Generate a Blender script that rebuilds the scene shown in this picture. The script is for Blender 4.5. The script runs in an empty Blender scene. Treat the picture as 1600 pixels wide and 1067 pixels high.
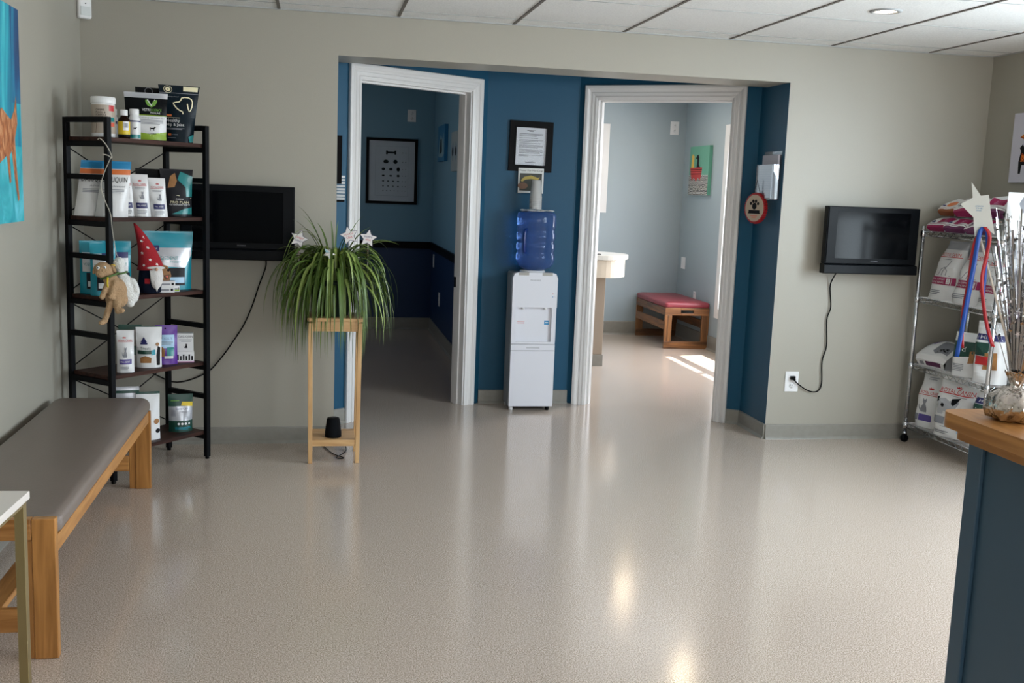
import bpy, bmesh, math, random
from math import sin, cos, pi, radians, sqrt, atan2
from mathutils import Vector, Matrix, geometry
random.seed(7)
SC = bpy.context.scene
COL = SC.collection

# ------------------------------------------------------------------ camera, sky, sun, exposure
def setup_camera():
    yaw, pitch, roll = 0.188371, 0.145006, 0.0377145
    f = Vector((sin(yaw)*cos(pitch), cos(yaw)*cos(pitch), -sin(pitch)))
    r = Vector((cos(yaw), -sin(yaw), 0))
    u = r.cross(f)
    r2 = r*cos(roll)+u*sin(roll)
    u2 = -r*sin(roll)+u*cos(roll)
    cam = bpy.data.cameras.new('camera')
    o = bpy.data.objects.new('camera', cam)
    COL.objects.link(o)
    m = Matrix((r2, u2, -f)).transposed().to_4x4()
    m.translation = (0, -5.893, 1.4696)
    o.matrix_world = m
    cam.sensor_width = 36
    cam.sensor_fit = 'HORIZONTAL'
    cam.lens = 1624.54/1600*36
    cam.clip_start = 0.02
    SC.camera = o
setup_camera()

W = bpy.data.worlds.new('sky')
SC.world = W
W.use_nodes = True
nt = W.node_tree
nt.nodes.clear()
bg = nt.nodes.new('ShaderNodeBackground')
sky = nt.nodes.new('ShaderNodeTexSky')
sky.sky_type = 'NISHITA'
sky.sun_disc = False
sky.sun_elevation = radians(62)
sky.sun_rotation = radians(107)
out = nt.nodes.new('ShaderNodeOutputWorld')
nt.links.new(sky.outputs[0], bg.inputs[0])
nt.links.new(bg.outputs[0], out.inputs[0])
bg.inputs[1].default_value = 0.30

sun = bpy.data.lights.new('sun', 'SUN')
sun.energy = 30.0
sun.angle = radians(0.6)
sun.color = (1.0, 0.97, 0.92)
so = bpy.data.objects.new('sun', sun)
COL.objects.link(so)
so.rotation_euler = Vector((-1, -0.3, -2.29)).to_track_quat('-Z', 'Y').to_euler()

def window_light(name, loc, direction, sx, sy, energy, color):
    l = bpy.data.lights.new(name, 'AREA')
    l.shape = 'RECTANGLE'
    l.size = sx
    l.size_y = sy
    l.energy = energy
    l.color = color
    o = bpy.data.objects.new(name, l)
    COL.objects.link(o)
    o.location = loc
    o.rotation_euler = Vector(direction).to_track_quat('-Z', 'Z').to_euler()
    return o
DAY = (0.94, 0.955, 1.0)
window_light('daylight_right_front', (4.30, -2.25, 1.45), (-1, 0.15, -0.5), 1.45, 1.4, 195, (0.76, 0.90, 1.0))
window_light('daylight_right_rear', (4.30, -4.2, 1.45), (-1, 0, -0.5), 1.6, 1.4, 160, (0.90, 0.95, 1.0))
window_light('daylight_rear', (2.0, -7.85, 1.45), (0, 1, -0.4), 3.2, 1.7, 115, (0.98, 0.965, 0.96))
window_light('daylight_exam_side', (4.05, 2.42, 1.3), (-1, 0, -0.5), 1.6, 1.5, 150, DAY)
window_light('fill_dark_room', (-1.50, 2.9, 1.65), (1, 0, -0.4), 0.9, 0.8, 11, DAY)  # added fill lamp at an unseen window, lifts the dark room
window_light('daylight_exam_back', (2.4, 4.9, 1.72), (0, -1, -0.4), 0.8, 0.7, 25, DAY)

SC.view_settings.view_transform = 'Standard'
SC.view_settings.look = 'None'
SC.view_settings.gamma = 1
SC.view_settings.use_curve_mapping = False
SC.view_settings.exposure = -0.38

# ------------------------------------------------------------------ materials
def C(h):
    h = h.lstrip('#')
    c = [int(h[i:i+2], 16)/255 for i in (0, 2, 4)]
    return tuple(x/12.92 if x <= 0.04045 else ((x+0.055)/1.055)**2.4 for x in c)+(1.0,)

MATS = {}
def M(name, col='#808080', rough=0.5, metal=0.0, var=0.08, scale=9.0, bump=0.0, bscale=60.0, stretch=(1, 1, 1), **kw):
    if name in MATS:
        return MATS[name]
    m = bpy.data.materials.new(name)
    MATS[name] = m
    m.use_nodes = True
    n = m.node_tree.nodes
    L = m.node_tree.links
    b = n['Principled BSDF']
    b.inputs['Roughness'].default_value = rough
    b.inputs['Metallic'].default_value = metal
    for k, v in kw.items():
        b.inputs[k.replace('_', ' ')].default_value = v
    c = C(col)
    if max(c[:3]) < 0.03 and not metal:
        b.inputs['Specular IOR Level'].default_value = 0.1
    tc = n.new('ShaderNodeTexCoord')
    mp = n.new('ShaderNodeMapping')
    mp.inputs['Scale'].default_value = stretch
    L.new(tc.outputs['Object'], mp.inputs['Vector'])
    nz = n.new('ShaderNodeTexNoise')
    nz.inputs['Scale'].default_value = scale
    nz.inputs['Detail'].default_value = 3
    L.new(mp.outputs[0], nz.inputs['Vector'])
    mx = n.new('ShaderNodeMix')
    mx.data_type = 'RGBA'
    mx.inputs[6].default_value = tuple(x*(1-var) for x in c[:3])+(1,)
    mx.inputs[7].default_value = tuple(min(1, x*(1+var)) for x in c[:3])+(1,)
    L.new(nz.outputs[0], mx.inputs[0])
    L.new(mx.outputs[2], b.inputs['Base Color'])
    if bump:
        n2 = n.new('ShaderNodeTexNoise')
        n2.inputs['Scale'].default_value = bscale
        L.new(mp.outputs[0], n2.inputs['Vector'])
        bp = n.new('ShaderNodeBump')
        bp.inputs['Strength'].default_value = bump
        bp.inputs['Distance'].default_value = 0.01
        L.new(n2.outputs[0], bp.inputs['Height'])
        L.new(bp.outputs[0], b.inputs['Normal'])
    return m

def wood(name, dark, light, axis, rough=0.4, scale=14):
    st = {'x': (0.08, 1, 1), 'y': (1, 0.08, 1), 'z': (1, 1, 0.08)}[axis]
    m = M(name, dark, rough, var=0.0, bump=0.05, bscale=90, stretch=st)
    n = m.node_tree.nodes
    L = m.node_tree.links
    mx = [x for x in n if x.bl_idname == 'ShaderNodeMix'][0]
    nz = [x for x in n if x.bl_idname == 'ShaderNodeTexNoise'][0]
    nz.inputs['Scale'].default_value = scale*2.2
    nz.inputs['Detail'].default_value = 6
    nz.inputs['Distortion'].default_value = 1.2
    mx.inputs[6].default_value = C(dark)
    mx.inputs[7].default_value = C(light)
    r = n.new('ShaderNodeValToRGB')
    r.color_ramp.elements[0].position = 0.32
    r.color_ramp.elements[1].position = 0.68
    L.new(nz.outputs[0], r.inputs[0])
    L.new(r.outputs[0], mx.inputs[0])
    return m

def emit(name, col, strength):
    m = M(name, col, 0.5)
    b = m.node_tree.nodes['Principled BSDF']
    b.inputs['Emission Color'].default_value = C(col)
    b.inputs['Emission Strength'].default_value = strength
    return m

def clear(name, col='#ffffff', refl=0.08, rough=0.02):
    m = bpy.data.materials.new(name)
    m.use_nodes = True
    n = m.node_tree.nodes
    L = m.node_tree.links
    n.clear()
    o = n.new('ShaderNodeOutputMaterial')
    t = n.new('ShaderNodeBsdfTransparent')
    t.inputs[0].default_value = C(col)
    g = n.new('ShaderNodeBsdfGlossy')
    g.inputs['Roughness'].default_value = rough
    fr = n.new('ShaderNodeLayerWeight')
    fr.inputs[0].default_value = 0.12
    ad = n.new('ShaderNodeMath')
    ad.operation = 'MULTIPLY_ADD'
    ad.inputs[1].default_value = 0.5
    ad.inputs[2].default_value = refl-0.04
    ad.use_clamp = True
    mx = n.new('ShaderNodeMixShader')
    L.new(fr.outputs[1], ad.inputs[0])
    L.new(ad.outputs[0], mx.inputs[0])
    L.new(t.outputs[0], mx.inputs[1])
    L.new(g.outputs[0], mx.inputs[2])
    L.new(mx.outputs[0], o.inputs[0])
    return m

GREIGE = M('greige_wall_paint', '#a39f93', 0.42, var=0.02, scale=2.5, bump=0.08, bscale=220)
BLUE = M('blue_wall_paint', '#184e6a', 0.42, var=0.02, scale=2.5, bump=0.08, bscale=220, Specular_IOR_Level=0.25)
PALE = M('pale_blue_grey_paint', '#9aa7ad', 0.45, var=0.02, scale=2.5, bump=0.08, bscale=220)
TEAL_P = M('dusty_teal_paint', '#6f98ae', 0.5, var=0.02, scale=2.5, bump=0.08, bscale=220)
NAVY_P = M('navy_wainscot_paint', '#103058', 0.5, var=0.03, scale=2.5)
TRIM_W = M('white_trim_gloss', '#dedcda', 0.28, var=0.015, scale=4)
BASEB = M('grey_vinyl_base', '#8b8880', 0.35, var=0.12, scale=30)
WHITE = M('white_plastic', '#e6e6e6', 0.35, var=0.01)
BLACK = M('black_plastic', '#0b0b0c', 0.4, var=0.05)
BLKMET = M('black_powdered_steel', '#0d0e11', 0.45, var=0.06)
PANE = clear('window_glass')
ACRYL = clear('clear_acrylic', '#f4f8fa', 0.12)
WALNUT = wood('dark_walnut_board', '#2b1d1a', '#4a322b', 'x', 0.45)
OAKX = wood('honey_oak_x', '#94622f', '#c28c50', 'x', 0.33)
OAKY = wood('honey_oak_y', '#94622f', '#c28c50', 'y', 0.33)
OAKZ = wood('honey_oak_z', '#8f5f2c', '#ba8346', 'z', 0.33)
PINEX = wood('bamboo_x', '#b98c5a', '#d3ac7a', 'x', 0.4)
PINEZ = wood('bamboo_z', '#b98c5a', '#d3ac7a', 'z', 0.4)
RUSTX = wood('brown_pine_x', '#4d2f1a', '#946237', 'x', 0.4)
RUSTY = wood('brown_pine_y', '#4d2f1a', '#946237', 'y', 0.4)
RUSTZ = wood('brown_pine_z', '#54341d', '#9a683b', 'z', 0.4)
PWHITE = M('white_pouch_film', '#dcdcdc', 0.3, var=0.03)
PGREY = M('silver_pouch_film', '#b9bbc0', 0.25, 0.3, var=0.06)
PBLACK = M('black_pouch_film', '#0d1012', 0.3, var=0.1)
PSLATE = M('blue_black_pouch_film', '#101c24', 0.3, var=0.1)
PTEAL = M('teal_pouch_film', '#1d8fa3', 0.25, var=0.1)
PDTEAL = M('deep_teal_pouch_film', '#1c7f80', 0.28, var=0.1)
PCHAR = M('charcoal_pouch_film', '#26262a', 0.3, var=0.1)
PBLUE = M('sky_blue_print', '#2b86b8', 0.35)
PORANGE = M('orange_print', '#d9743c', 0.4)
PLIME = M('lime_print', '#8fae2a', 0.4)
PRED = M('red_print', '#c0282d', 0.4)
PMAG = M('magenta_print', '#94154f', 0.4)
PPLUM = M('plum_print', '#5c1f4c', 0.4)
PNAVY = M('navy_print', '#23265f', 0.4)
PVIO = M('violet_print', '#54468a', 0.4)
PPURP = M('purple_pouch_film', '#5e3090', 0.3, var=0.1)
PGREEN = M('dark_green_print', '#153f34', 0.35)
PLEAF = M('leaf_green_print', '#6c9c3a', 0.4)
PYEL = M('yellow_print', '#d7b91e', 0.4)
PINK = M('ink_black', '#17171a', 0.5)
PGOLD = M('pale_gold_print', '#e8dfba', 0.35)
PTAN = M('golden_fur_print', '#9a6b3c', 0.5, var=0.3, scale=60)
PPINKY = M('rose_print', '#c98fb4', 0.4)
PBEIGE = M('beige_label', '#b3a596', 0.45)
PCORAL = M('coral_print', '#d8604a', 0.45)
PGTXT = M('grey_print', '#83858c', 0.5)
PLBLUE = M('pale_blue_print', '#a9cbe4', 0.4)

# ------------------------------------------------------------------ mesh builder
TXT = {}
def text_geo(s):
    if s in TXT:
        return TXT[s]
    cu = bpy.data.curves.new('lettering', 'FONT')
    cu.body = s
    cu.resolution_u = 2
    o = bpy.data.objects.new('lettering', cu)
    COL.objects.link(o)
    bpy.context.view_layer.update()
    dg = bpy.context.evaluated_depsgraph_get()
    me = o.evaluated_get(dg).to_mesh()
    vs = [(v.co.x, v.co.y) for v in me.vertices]
    fs = [tuple(p.vertices) for p in me.polygons]
    o.evaluated_get(dg).to_mesh_clear()
    bpy.data.objects.remove(o)
    bpy.data.curves.remove(cu)
    x0, x1 = min(v[0] for v in vs), max(v[0] for v in vs)
    y0, y1 = min(v[1] for v in vs), max(v[1] for v in vs)
    vs = [((x-(x0+x1)/2)/(x1-x0), (y-(y0+y1)/2)/(y1-y0)) for x, y in vs]
    TXT[s] = (vs, fs, (x1-x0)/(y1-y0))
    return TXT[s]

class MB:
    def __init__(s):
        s.v, s.f, s.fm, s.sm, s.mats = [], [], [], [], []
        s.T = Matrix.Identity(4)
    def mi(s, m):
        if m not in s.mats:
            s.mats.append(m)
        return s.mats.index(m)
    def add(s, vs, fs, m, smooth=False):
        o = len(s.v)
        s.v += [s.T @ Vector(v) for v in vs]
        k = s.mi(m)
        for f in fs:
            s.f.append([i+o for i in f])
            s.fm.append(k)
            s.sm.append(smooth)
        return s
    def box(s, x0, x1, y0, y1, z0, z1, m):
        vs = [(x, y, z) for z in (z0, z1) for y in (y0, y1) for x in (x0, x1)]
        return s.add(vs, [(0, 2, 3, 1), (4, 5, 7, 6), (0, 1, 5, 4), (2, 6, 7, 3), (0, 4, 6, 2), (1, 3, 7, 5)], m)
    def tube(s, pts, r, m, n=8, closed=False):
        pts = [Vector(p) for p in pts]
        N = len(pts)
        rr = r if isinstance(r, (list, tuple)) else [r]*N
        vs, fs = [], []
        prev = None
        for i, p in enumerate(pts):
            if closed:
                t = pts[(i+1) % N]-pts[i-1]
            else:
                t = pts[min(i+1, N-1)]-pts[max(i-1, 0)]
            t.normalize()
            if prev is None:
                a = Vector((0, 0, 1)) if abs(t.z) < 0.9 else Vector((1, 0, 0))
                a = (a-t*a.dot(t)).normalized()
            else:
                a = (prev-t*prev.dot(t)).normalized()
            prev = a
            b = t.cross(a)
            for k in range(n):
                th = 2*pi*k/n
                vs.append(p+(a*cos(th)+b*sin(th))*rr[i])
        for i in range(N if closed else N-1):
            for k in range(n):
                j = (i+1) % N
                fs.append((i*n+k, i*n+(k+1) % n, j*n+(k+1) % n, j*n+k))
        if not closed:
            fs.append(tuple(range(n))[::-1])
            fs.append(tuple((N-1)*n+k for k in range(n)))
        return s.add(vs, fs, m, True)
    def cyl(s, p0, p1, r, m, n=16, r1=None):
        return s.tube([p0, p1], [r, r if r1 is None else r1], m, n)
    def bar(s, p0, p1, w, h, m, up=(0, 0, 1)):
        p0, p1 = Vector(p0), Vector(p1)
        t = (p1-p0).normalized()
        u = Vector(up)
        u = (u-t*u.dot(t)).normalized()
        q = t.cross(u)
        vs = [p+q*a*w/2+u*b*h/2 for p in (p0, p1) for a, b in ((-1, -1), (1, -1), (1, 1), (-1, 1))]
        return s.add(vs, [(0, 1, 2, 3), (7, 6, 5, 4), (0, 4, 5, 1), (1, 5, 6, 2), (2, 6, 7, 3), (3, 7, 4, 0)], m)
    def lathe(s, prof, m, n=32, c=(0, 0, 0), smooth=True, sx=1.0, sy=1.0):
        vs, fs = [], []
        for r, z in prof:
            for k in range(n):
                th = 2*pi*k/n
                vs.append((c[0]+r*cos(th)*sx, c[1]+r*sin(th)*sy, c[2]+z))
        P = len(prof)
        for i in range(P-1):
            for k in range(n):
                fs.append((i*n+k, i*n+(k+1) % n, (i+1)*n+(k+1) % n, (i+1)*n+k))
        s.add(vs, fs, m, smooth)
        if prof[0][0] > 1e-6:
            s.add(vs[:n], [tuple(range(n))[::-1]], m)
        if prof[-1][0] > 1e-6:
            s.add(vs[-n:], [tuple(range(n))], m)
        return s
    def ell(s, c, r, m, n=16, k=10, rot=None):
        vs, fs = [], []
        R = rot or Matrix.Identity(3)
        for i in range(k+1):
            ph = pi*i/k
            for j in range(n):
                th = 2*pi*j/n
                vs.append(Vector(c)+R @ Vector((r[0]*sin(ph)*cos(th), r[1]*sin(ph)*sin(th), -r[2]*cos(ph))))
        for i in range(k):
            for j in range(n):
                fs.append((i*n+j, i*n+(j+1) % n, (i+1)*n+(j+1) % n, (i+1)*n+j))
        return s.add(vs, fs, m, True)
    def prism(s, poly, y0, y1, m, fn=None):
        """polygon in local x/z, extruded in y from y0 (front) to y1"""
        n = len(poly)
        vs = [(x, y0, z) for x, z in poly]+[(x, y1, z) for x, z in poly]
        fs = []
        for t in geometry.tessellate_polygon([[Vector((x, z, 0)) for x, z in poly]]):
            fs.append(tuple(t))
            fs.append(tuple(i+n for i in t[::-1]))
        for i in range(n):
            fs.append((i, (i+1) % n, (i+1) % n+n, i+n))
        return s.add(vs, fs, m)
    def zprism(s, poly, z0, z1, m):
        n = len(poly)
        vs = [(x, y, z0) for x, y in poly]+[(x, y, z1) for x, y in poly]
        fs = []
        for t in geometry.tessellate_polygon([[Vector((x, y, 0)) for x, y in poly]]):
            fs.append(tuple(t[::-1]))
            fs.append(tuple(i+n for i in t))
        for i in range(n):
            fs.append((i, (i+1) % n, (i+1) % n+n, i+n))
        return s.add(vs, fs, m)
    def text(s, t, cx, cz, w, m, y=0.0, h=None, fn=None):
        vs, fs, asp = text_geo(t)
        h = h or w/asp
        f = fn or (lambda a, b: (a, y, b))
        return s.add([f(cx+a*w, cz+b*h) for a, b in vs], fs, m)
    def flat(s, poly, m, y=0.0, fn=None, maxe=0):
        f = fn or (lambda a, b: (a, y, b))
        fs = [tuple(t) for t in geometry.tessellate_polygon([[Vector((x, z, 0)) for x, z in poly]])]
        poly = list(poly)
        if maxe:
            todo, fs = fs, []
            mid = {}
            while todo:
                t = todo.pop()
                e = [(sqrt((poly[t[i]][0]-poly[t[(i+1) % 3]][0])**2+(poly[t[i]][1]-poly[t[(i+1) % 3]][1])**2), i) for i in range(3)]
                d, i = max(e)
                if d <= maxe:
                    fs.append(t)
                    continue
                a, b, c = t[i], t[(i+1) % 3], t[(i+2) % 3]
                k = (min(a, b), max(a, b))
                if k not in mid:
                    mid[k] = len(poly)
                    poly.append(((poly[a][0]+poly[b][0])/2, (poly[a][1]+poly[b][1])/2))
                todo += [(a, mid[k], c), (mid[k], b, c)]
        return s.add([f(a, b) for a, b in poly], fs, m)
    def rect(s, x0, x1, z0, z1, m, y=0.0, fn=None, n=1):
        f = fn or (lambda a, b: (a, y, b))
        vs = [f(x0+(x1-x0)*i/n, z0+(z1-z0)*j/n) for j in range(n+1) for i in range(n+1)]
        fs = [(j*(n+1)+i, j*(n+1)+i+1, (j+1)*(n+1)+i+1, (j+1)*(n+1)+i) for j in range(n) for i in range(n)]
        return s.add(vs, fs, m)
    def build(s, name, parent=None, bevel=0.0, loc=None, rotz=0.0):
        me = bpy.data.meshes.new(name)
        me.from_pydata([tuple(v) for v in s.v], [], s.f)
        for m in s.mats:
            me.materials.append(m)
        me.polygons.foreach_set('material_index', s.fm)
        me.polygons.foreach_set('use_smooth', s.sm)
        me.update()
        o = bpy.data.objects.new(name, me)
        COL.objects.link(o)
        if parent:
            o.parent = parent
        if loc:
            o.location = loc
        o.rotation_euler.z = rotz
        if bevel:
            b = o.modifiers.new('bevel', 'BEVEL')
            b.width = bevel
            b.segments = 2
            b.limit_method = 'ANGLE'
            b.angle_limit = radians(40)
        return o

def tag(o, label, cat, group=None):
    o['label'] = label
    o['category'] = cat
    if group:
        o['group'] = group
    return o
def thing(name, label, cat, loc=(0, 0, 0), rotz=0.0, group=None):
    o = bpy.data.objects.new(name, None)
    o.empty_display_size = 0.1
    COL.objects.link(o)
    o.location = loc
    o.rotation_euler.z = rotz
    return tag(o, label, cat, group)
def struct(mb, name, parent=None, bevel=0.0, loc=None, rotz=0.0):
    o = mb.build(name, parent, bevel, loc, rotz)
    if not parent:
        o['kind'] = 'structure'
    return o
def smooth_curve(pts, n=6):
    pts = [Vector(p) for p in pts]
    res = []
    for i in range(len(pts)-1):
        p0 = pts[max(i-1, 0)]
        p1, p2 = pts[i], pts[i+1]
        p3 = pts[min(i+2, len(pts)-1)]
        for k in range(n):
            t = k/n
            res.append(0.5*((2*p1)+(p2-p0)*t+(2*p0-5*p1+4*p2-p3)*t*t+(3*p1-p0-3*p2+p3)*t**3))
    res.append(pts[-1])
    return res

# ------------------------------------------------------------------ room shell
XL, XR, H, REAR = -1.22, 4.05, 2.38, -7.6
AL, BL_ = (0.104, 0.455), (1.105, 1.085)
BR_, AR = (1.735, 1.085), (2.737, 0.40)

def wall_strip(name, loc, rotz, L, openings, h, m, thick=0.12, lower=None, zsplit=0.86):
    mb = MB()
    xs = sorted(set([0, L]+[o[0] for o in openings]+[o[1] for o in openings]))
    def col(x0, x1, z0, z1):
        if lower and z0 < zsplit:
            mb.box(x0, x1, 0, thick, z0, min(z1, zsplit), lower)
            z0 = zsplit
        if z1 > z0:
            mb.box(x0, x1, 0, thick, z0, z1, m)
    for x0, x1 in zip(xs[:-1], xs[1:]):
        op = [o for o in openings if o[0] <= x0+1e-6 and o[1] >= x1-1e-6]
        if not op:
            col(x0, x1, 0, h)
        else:
            if op[0][2] > 0:
                col(x0, x1, 0, op[0][2])
            col(x0, x1, op[0][3], h)
    return struct(mb, name, None, 0, loc, rotz)

# floor
FLOOR = M('speckled_vinyl_floor', '#a9a196', 0.17, var=0.0)
n_ = FLOOR.node_tree.nodes
l_ = FLOOR.node_tree.links
b_ = n_['Principled BSDF']
mx_ = [x for x in n_ if x.bl_idname == 'ShaderNodeMix'][0]
nz_ = [x for x in n_ if x.bl_idname == 'ShaderNodeTexNoise'][0]
nz_.inputs['Scale'].default_value = 230
nz_.inputs['Detail'].default_value = 4
rp = n_.new('ShaderNodeValToRGB')
rp.color_ramp.elements[0].position = 0.38
rp.color_ramp.elements[1].position = 0.62
l_.new(nz_.outputs[0], rp.inputs[0])
l_.new(rp.outputs[0], mx_.inputs[0])
mx_.inputs[6].default_value = C('#938475')
mx_.inputs[7].default_value = C('#dccdc0')
nr = n_.new('ShaderNodeTexNoise')
nr.inputs['Scale'].default_value = 1.7
nr.inputs['Detail'].default_value = 5
tcn = [x for x in n_ if x.bl_idname == 'ShaderNodeTexCoord'][0]
l_.new(tcn.outputs['Object'], nr.inputs['Vector'])
mr = n_.new('ShaderNodeMapRange')
mr.inputs['To Min'].default_value = 0.10
b_.inputs['Specular IOR Level'].default_value = 0.75
mr.inputs['To Max'].default_value = 0.20
l_.new(nr.outputs[0], mr.inputs['Value'])
l_.new(mr.outputs[0], b_.inputs['Roughness'])
nb = n_.new('ShaderNodeTexNoise')
nb.inputs['Scale'].default_value = 14
nb.inputs['Detail'].default_value = 3
l_.new(tcn.outputs['Object'], nb.inputs['Vector'])
bp_ = n_.new('ShaderNodeBump')
bp_.inputs['Strength'].default_value = 0.02
bp_.inputs['Distance'].default_value = 0.01
l_.new(nb.outputs[0], bp_.inputs['Height'])
l_.new(bp_.outputs[0], b_.inputs['Normal'])
mb = MB()
mb.box(XL-0.12, XR+0.12, REAR-0.12, 4.95, -0.1, 0, FLOOR)
struct(mb, 'floor')
mb = MB()
ASPH = M('pale_asphalt', '#77756f', 0.9)
mb.box(-40, 40, -40, 40, -0.45, -0.3, ASPH)
g_ = struct(mb, 'bounce_ground')  # ground outside, added to bounce light in through the windows

# ceiling
TILE = M('mineral_fibre_tile', '#e8e8e6', 0.9, var=0.20, scale=110, bump=0.5, bscale=240)
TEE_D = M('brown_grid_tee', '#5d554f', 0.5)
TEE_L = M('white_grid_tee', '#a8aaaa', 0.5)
mb = MB()
mb.box(XL, XR, REAR, 0.1, H, H+0.05, TILE)
mb.zprism([(0.104, 0.1), AL, BL_, BR_, AR, (2.737, 0.1)][::-1], H, H+0.05, BLUE)
ceil_o = struct(mb, 'ceiling')
mb = MB()
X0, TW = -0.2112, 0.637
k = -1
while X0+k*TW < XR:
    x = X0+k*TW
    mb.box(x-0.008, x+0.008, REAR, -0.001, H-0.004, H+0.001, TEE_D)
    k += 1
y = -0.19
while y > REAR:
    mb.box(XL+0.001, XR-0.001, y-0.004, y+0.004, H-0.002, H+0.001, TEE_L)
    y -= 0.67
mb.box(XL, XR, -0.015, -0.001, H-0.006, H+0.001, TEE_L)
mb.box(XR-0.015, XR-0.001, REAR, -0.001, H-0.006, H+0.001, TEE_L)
mb.build('ceiling_grid', ceil_o)

# back wall with alcove opening
mb = MB()
mb.box(XL, 0.104, 0, 0.12, 0, H+0.12, GREIGE)
mb.box(2.737, XR, 0, 0.12, 0, H+0.12, GREIGE)
mb.box(0.104, 2.737, 0, 0.33, 2.155, H+0.12, GREIGE)
struct(mb, 'wall_back')
mb = MB()
mb.box(-0.016, 0.104, 0.121, AL[1]+0.05, 0, H+0.12, BLUE)
mb.box(0.1035, 0.1045, 0.0005, 0.13, 0, 2.1549, BLUE)
struct(mb, 'wall_alcove_left')
mb = MB()
mb.box(2.737, 2.857, 0.121, AR[1]+0.05, 0, H+0.12, BLUE)
mb.box(2.7365, 2.7375, 0.0005, 0.13, 0, 2.1549, BLUE)
struct(mb, 'wall_alcove_right')
mb = MB()
mb.box(BL_[0]-0.03, BR_[0]+0.03, 1.085, 1.205, 0, H+0.12, BLUE)
struct(mb, 'wall_alcove_centre')
angL = atan2(BL_[1]-AL[1], BL_[0]-AL[0])
lenL = sqrt((BL_[1]-AL[1])**2+(BL_[0]-AL[0])**2)
angR = atan2(AR[1]-BR_[1], AR[0]-BR_[0])
lenR = sqrt((AR[1]-BR_[1])**2+(AR[0]-BR_[0])**2)
DZ = 2.10
OL, OR_ = (0.165, 1.051), (0.121, 1.045)
wall_strip('wall_door_left', (AL[0], AL[1], 0), angL, lenL, [(OL[0], OL[1], 0, DZ)], H+0.12, BLUE)
wall_strip('wall_door_right', (BR_[0], BR_[1], 0), angR, lenR, [(OR_[0], OR_[1], 0, DZ)], H+0.12, BLUE)

# side and rear walls of the waiting room, with their windows
WZ0, WZ1 = 0.7, 2.1
RW = [(1.5, 3.0), (3.4, 5.0)]
wall_strip('wall_right', (XR, 0.0, 0), -pi/2, -REAR, [(a, b, WZ0, WZ1) for a, b in RW], H+0.12, GREIGE)
wall_strip('wall_left', (XL, REAR, 0), pi/2, 4.9-REAR, [(10.0, 11.0, 1.2, 2.05)], H+0.12, GREIGE)  # opening cut for the added window of the dark room
REARO = [(0.45, 3.65, 0.45, 2.15)]
wall_strip('wall_rear', (XR, REAR, 0), pi, XR-XL, REARO, H+0.12, GREIGE)
# room behind the right-hand door
EX, EY, EH = 3.757, 4.6, 2.47
wall_strip('wall_exam_right', (EX, EY, 0), -pi/2, EY-0.12, [(1.22, 3.05, 0.42, 2.05)], EH+0.03, PALE)
wall_strip('wall_exam_back', (1.5, EY, 0), 0, EX-1.5+0.12, [(0.45, 1.345, 1.36, 2.08)], EH+0.03, PALE)
mb = MB()
mb.box(1.38, 1.5, 1.205, EY+0.12, 0, EH+0.03, PALE)
struct(mb, 'wall_exam_left')
mb = MB()
mb.zprism([(1.5, EY), (EX, EY), (EX, 0.12), (2.857, 0.12), (2.857, 0.4), (1.8, 1.16), (1.5, 1.2)], EH, EH+0.03, M('white_ceiling_paint', '#e2e4e4', 0.8))
struct(mb, 'ceiling_exam')
# dark room behind the left-hand door
CX, CY = 1.16, 4.8
wall_strip('wall_dark_back', (XL, CY, 0), 0, CX-XL, [], EH+0.03, TEAL_P, lower=NAVY_P)
wall_strip('wall_dark_right', (CX, CY, 0), -pi/2, CY-1.2, [], EH+0.03, TEAL_P, lower=NAVY_P)
mb = MB()
mb.box(XL, CX, 0.12, CY, EH, EH+0.03, M('white_ceiling_paint'))
struct(mb, 'ceiling_dark_room')
RAILM = M('black_stained_rail', '#0b0a0c', 0.5)
mb = MB()
mb.box(XL, CX, CY-0.02, CY, 0.835, 0.905, RAILM)
mb.box(CX-0.02, CX, 1.25, CY-0.02, 0.835, 0.905, RAILM)
struct(mb, 'trim_1')
# unseen roof slab, added to block sun; eaves sized for the sun patches
mb = MB()
ROOF = M('soffit_board', '#b9b4aa', 0.8)
mb.box(XL-0.6, XR+0.12+0.42, REAR-0.9, 0.12, H+0.125, H+0.25, ROOF)
mb.box(XL-0.6, EX+0.12+0.38, 0.12, 4.95, H+0.125, H+0.25, ROOF)
struct(mb, 'sun_block_roof')

# baseboards
def base(name, p0, p1, h=0.093, t=0.010):
    p0, p1 = Vector(p0+(0,)), Vector(p1+(0,))
    d = (p1-p0)
    L = d.length
    mb = MB()
    prof = [(0, 0), (-0.022, 0), (-0.020, 0.004), (-t, 0.016), (-t, h-0.006), (-t*0.5, h), (0, h)]
    vs, fs = [], []
    for x in (0, L):
        vs += [(x, y, z) for y, z in prof]
    n = len(prof)
    for i in range(n):
        fs.append((i, i+n, (i+1) % n+n, (i+1) % n))
    fs += [tuple(range(n)), tuple(range(n, 2*n))[::-1]]
    mb.add(vs, fs, BASEB)
    return struct(mb, name, None, 0, p0, atan2(d.y, d.x))
base('baseboard_back_left', (XL, 0), (0.104, 0))
base('baseboard_back_right', (2.737, 0), (XR, 0))
base('baseboard_left', (XL, REAR), (XL, 0))
base('baseboard_right', (XR, 0), (XR, REAR))
base('baseboard_alcove_left', (0.104, 0), AL)
base('baseboard_alcove_right', AR, (2.737, 0))
base('baseboard_alcove_centre', BL_, BR_)
dL, dR = Vector((cos(angL), sin(angL))), Vector((cos(angR), sin(angR)))
def along(o, d, t):
    return (o[0]+d.x*t, o[1]+d.y*t)
base('baseboard_strip_left', AL, along(AL, dL, OL[0]-0.08))
base('baseboard_strip_right', along(BR_, dR, OR_[1]+0.08), AR)
base('baseboard_exam_back', (1.5, EY), (EX, EY), 0.14)
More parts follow.
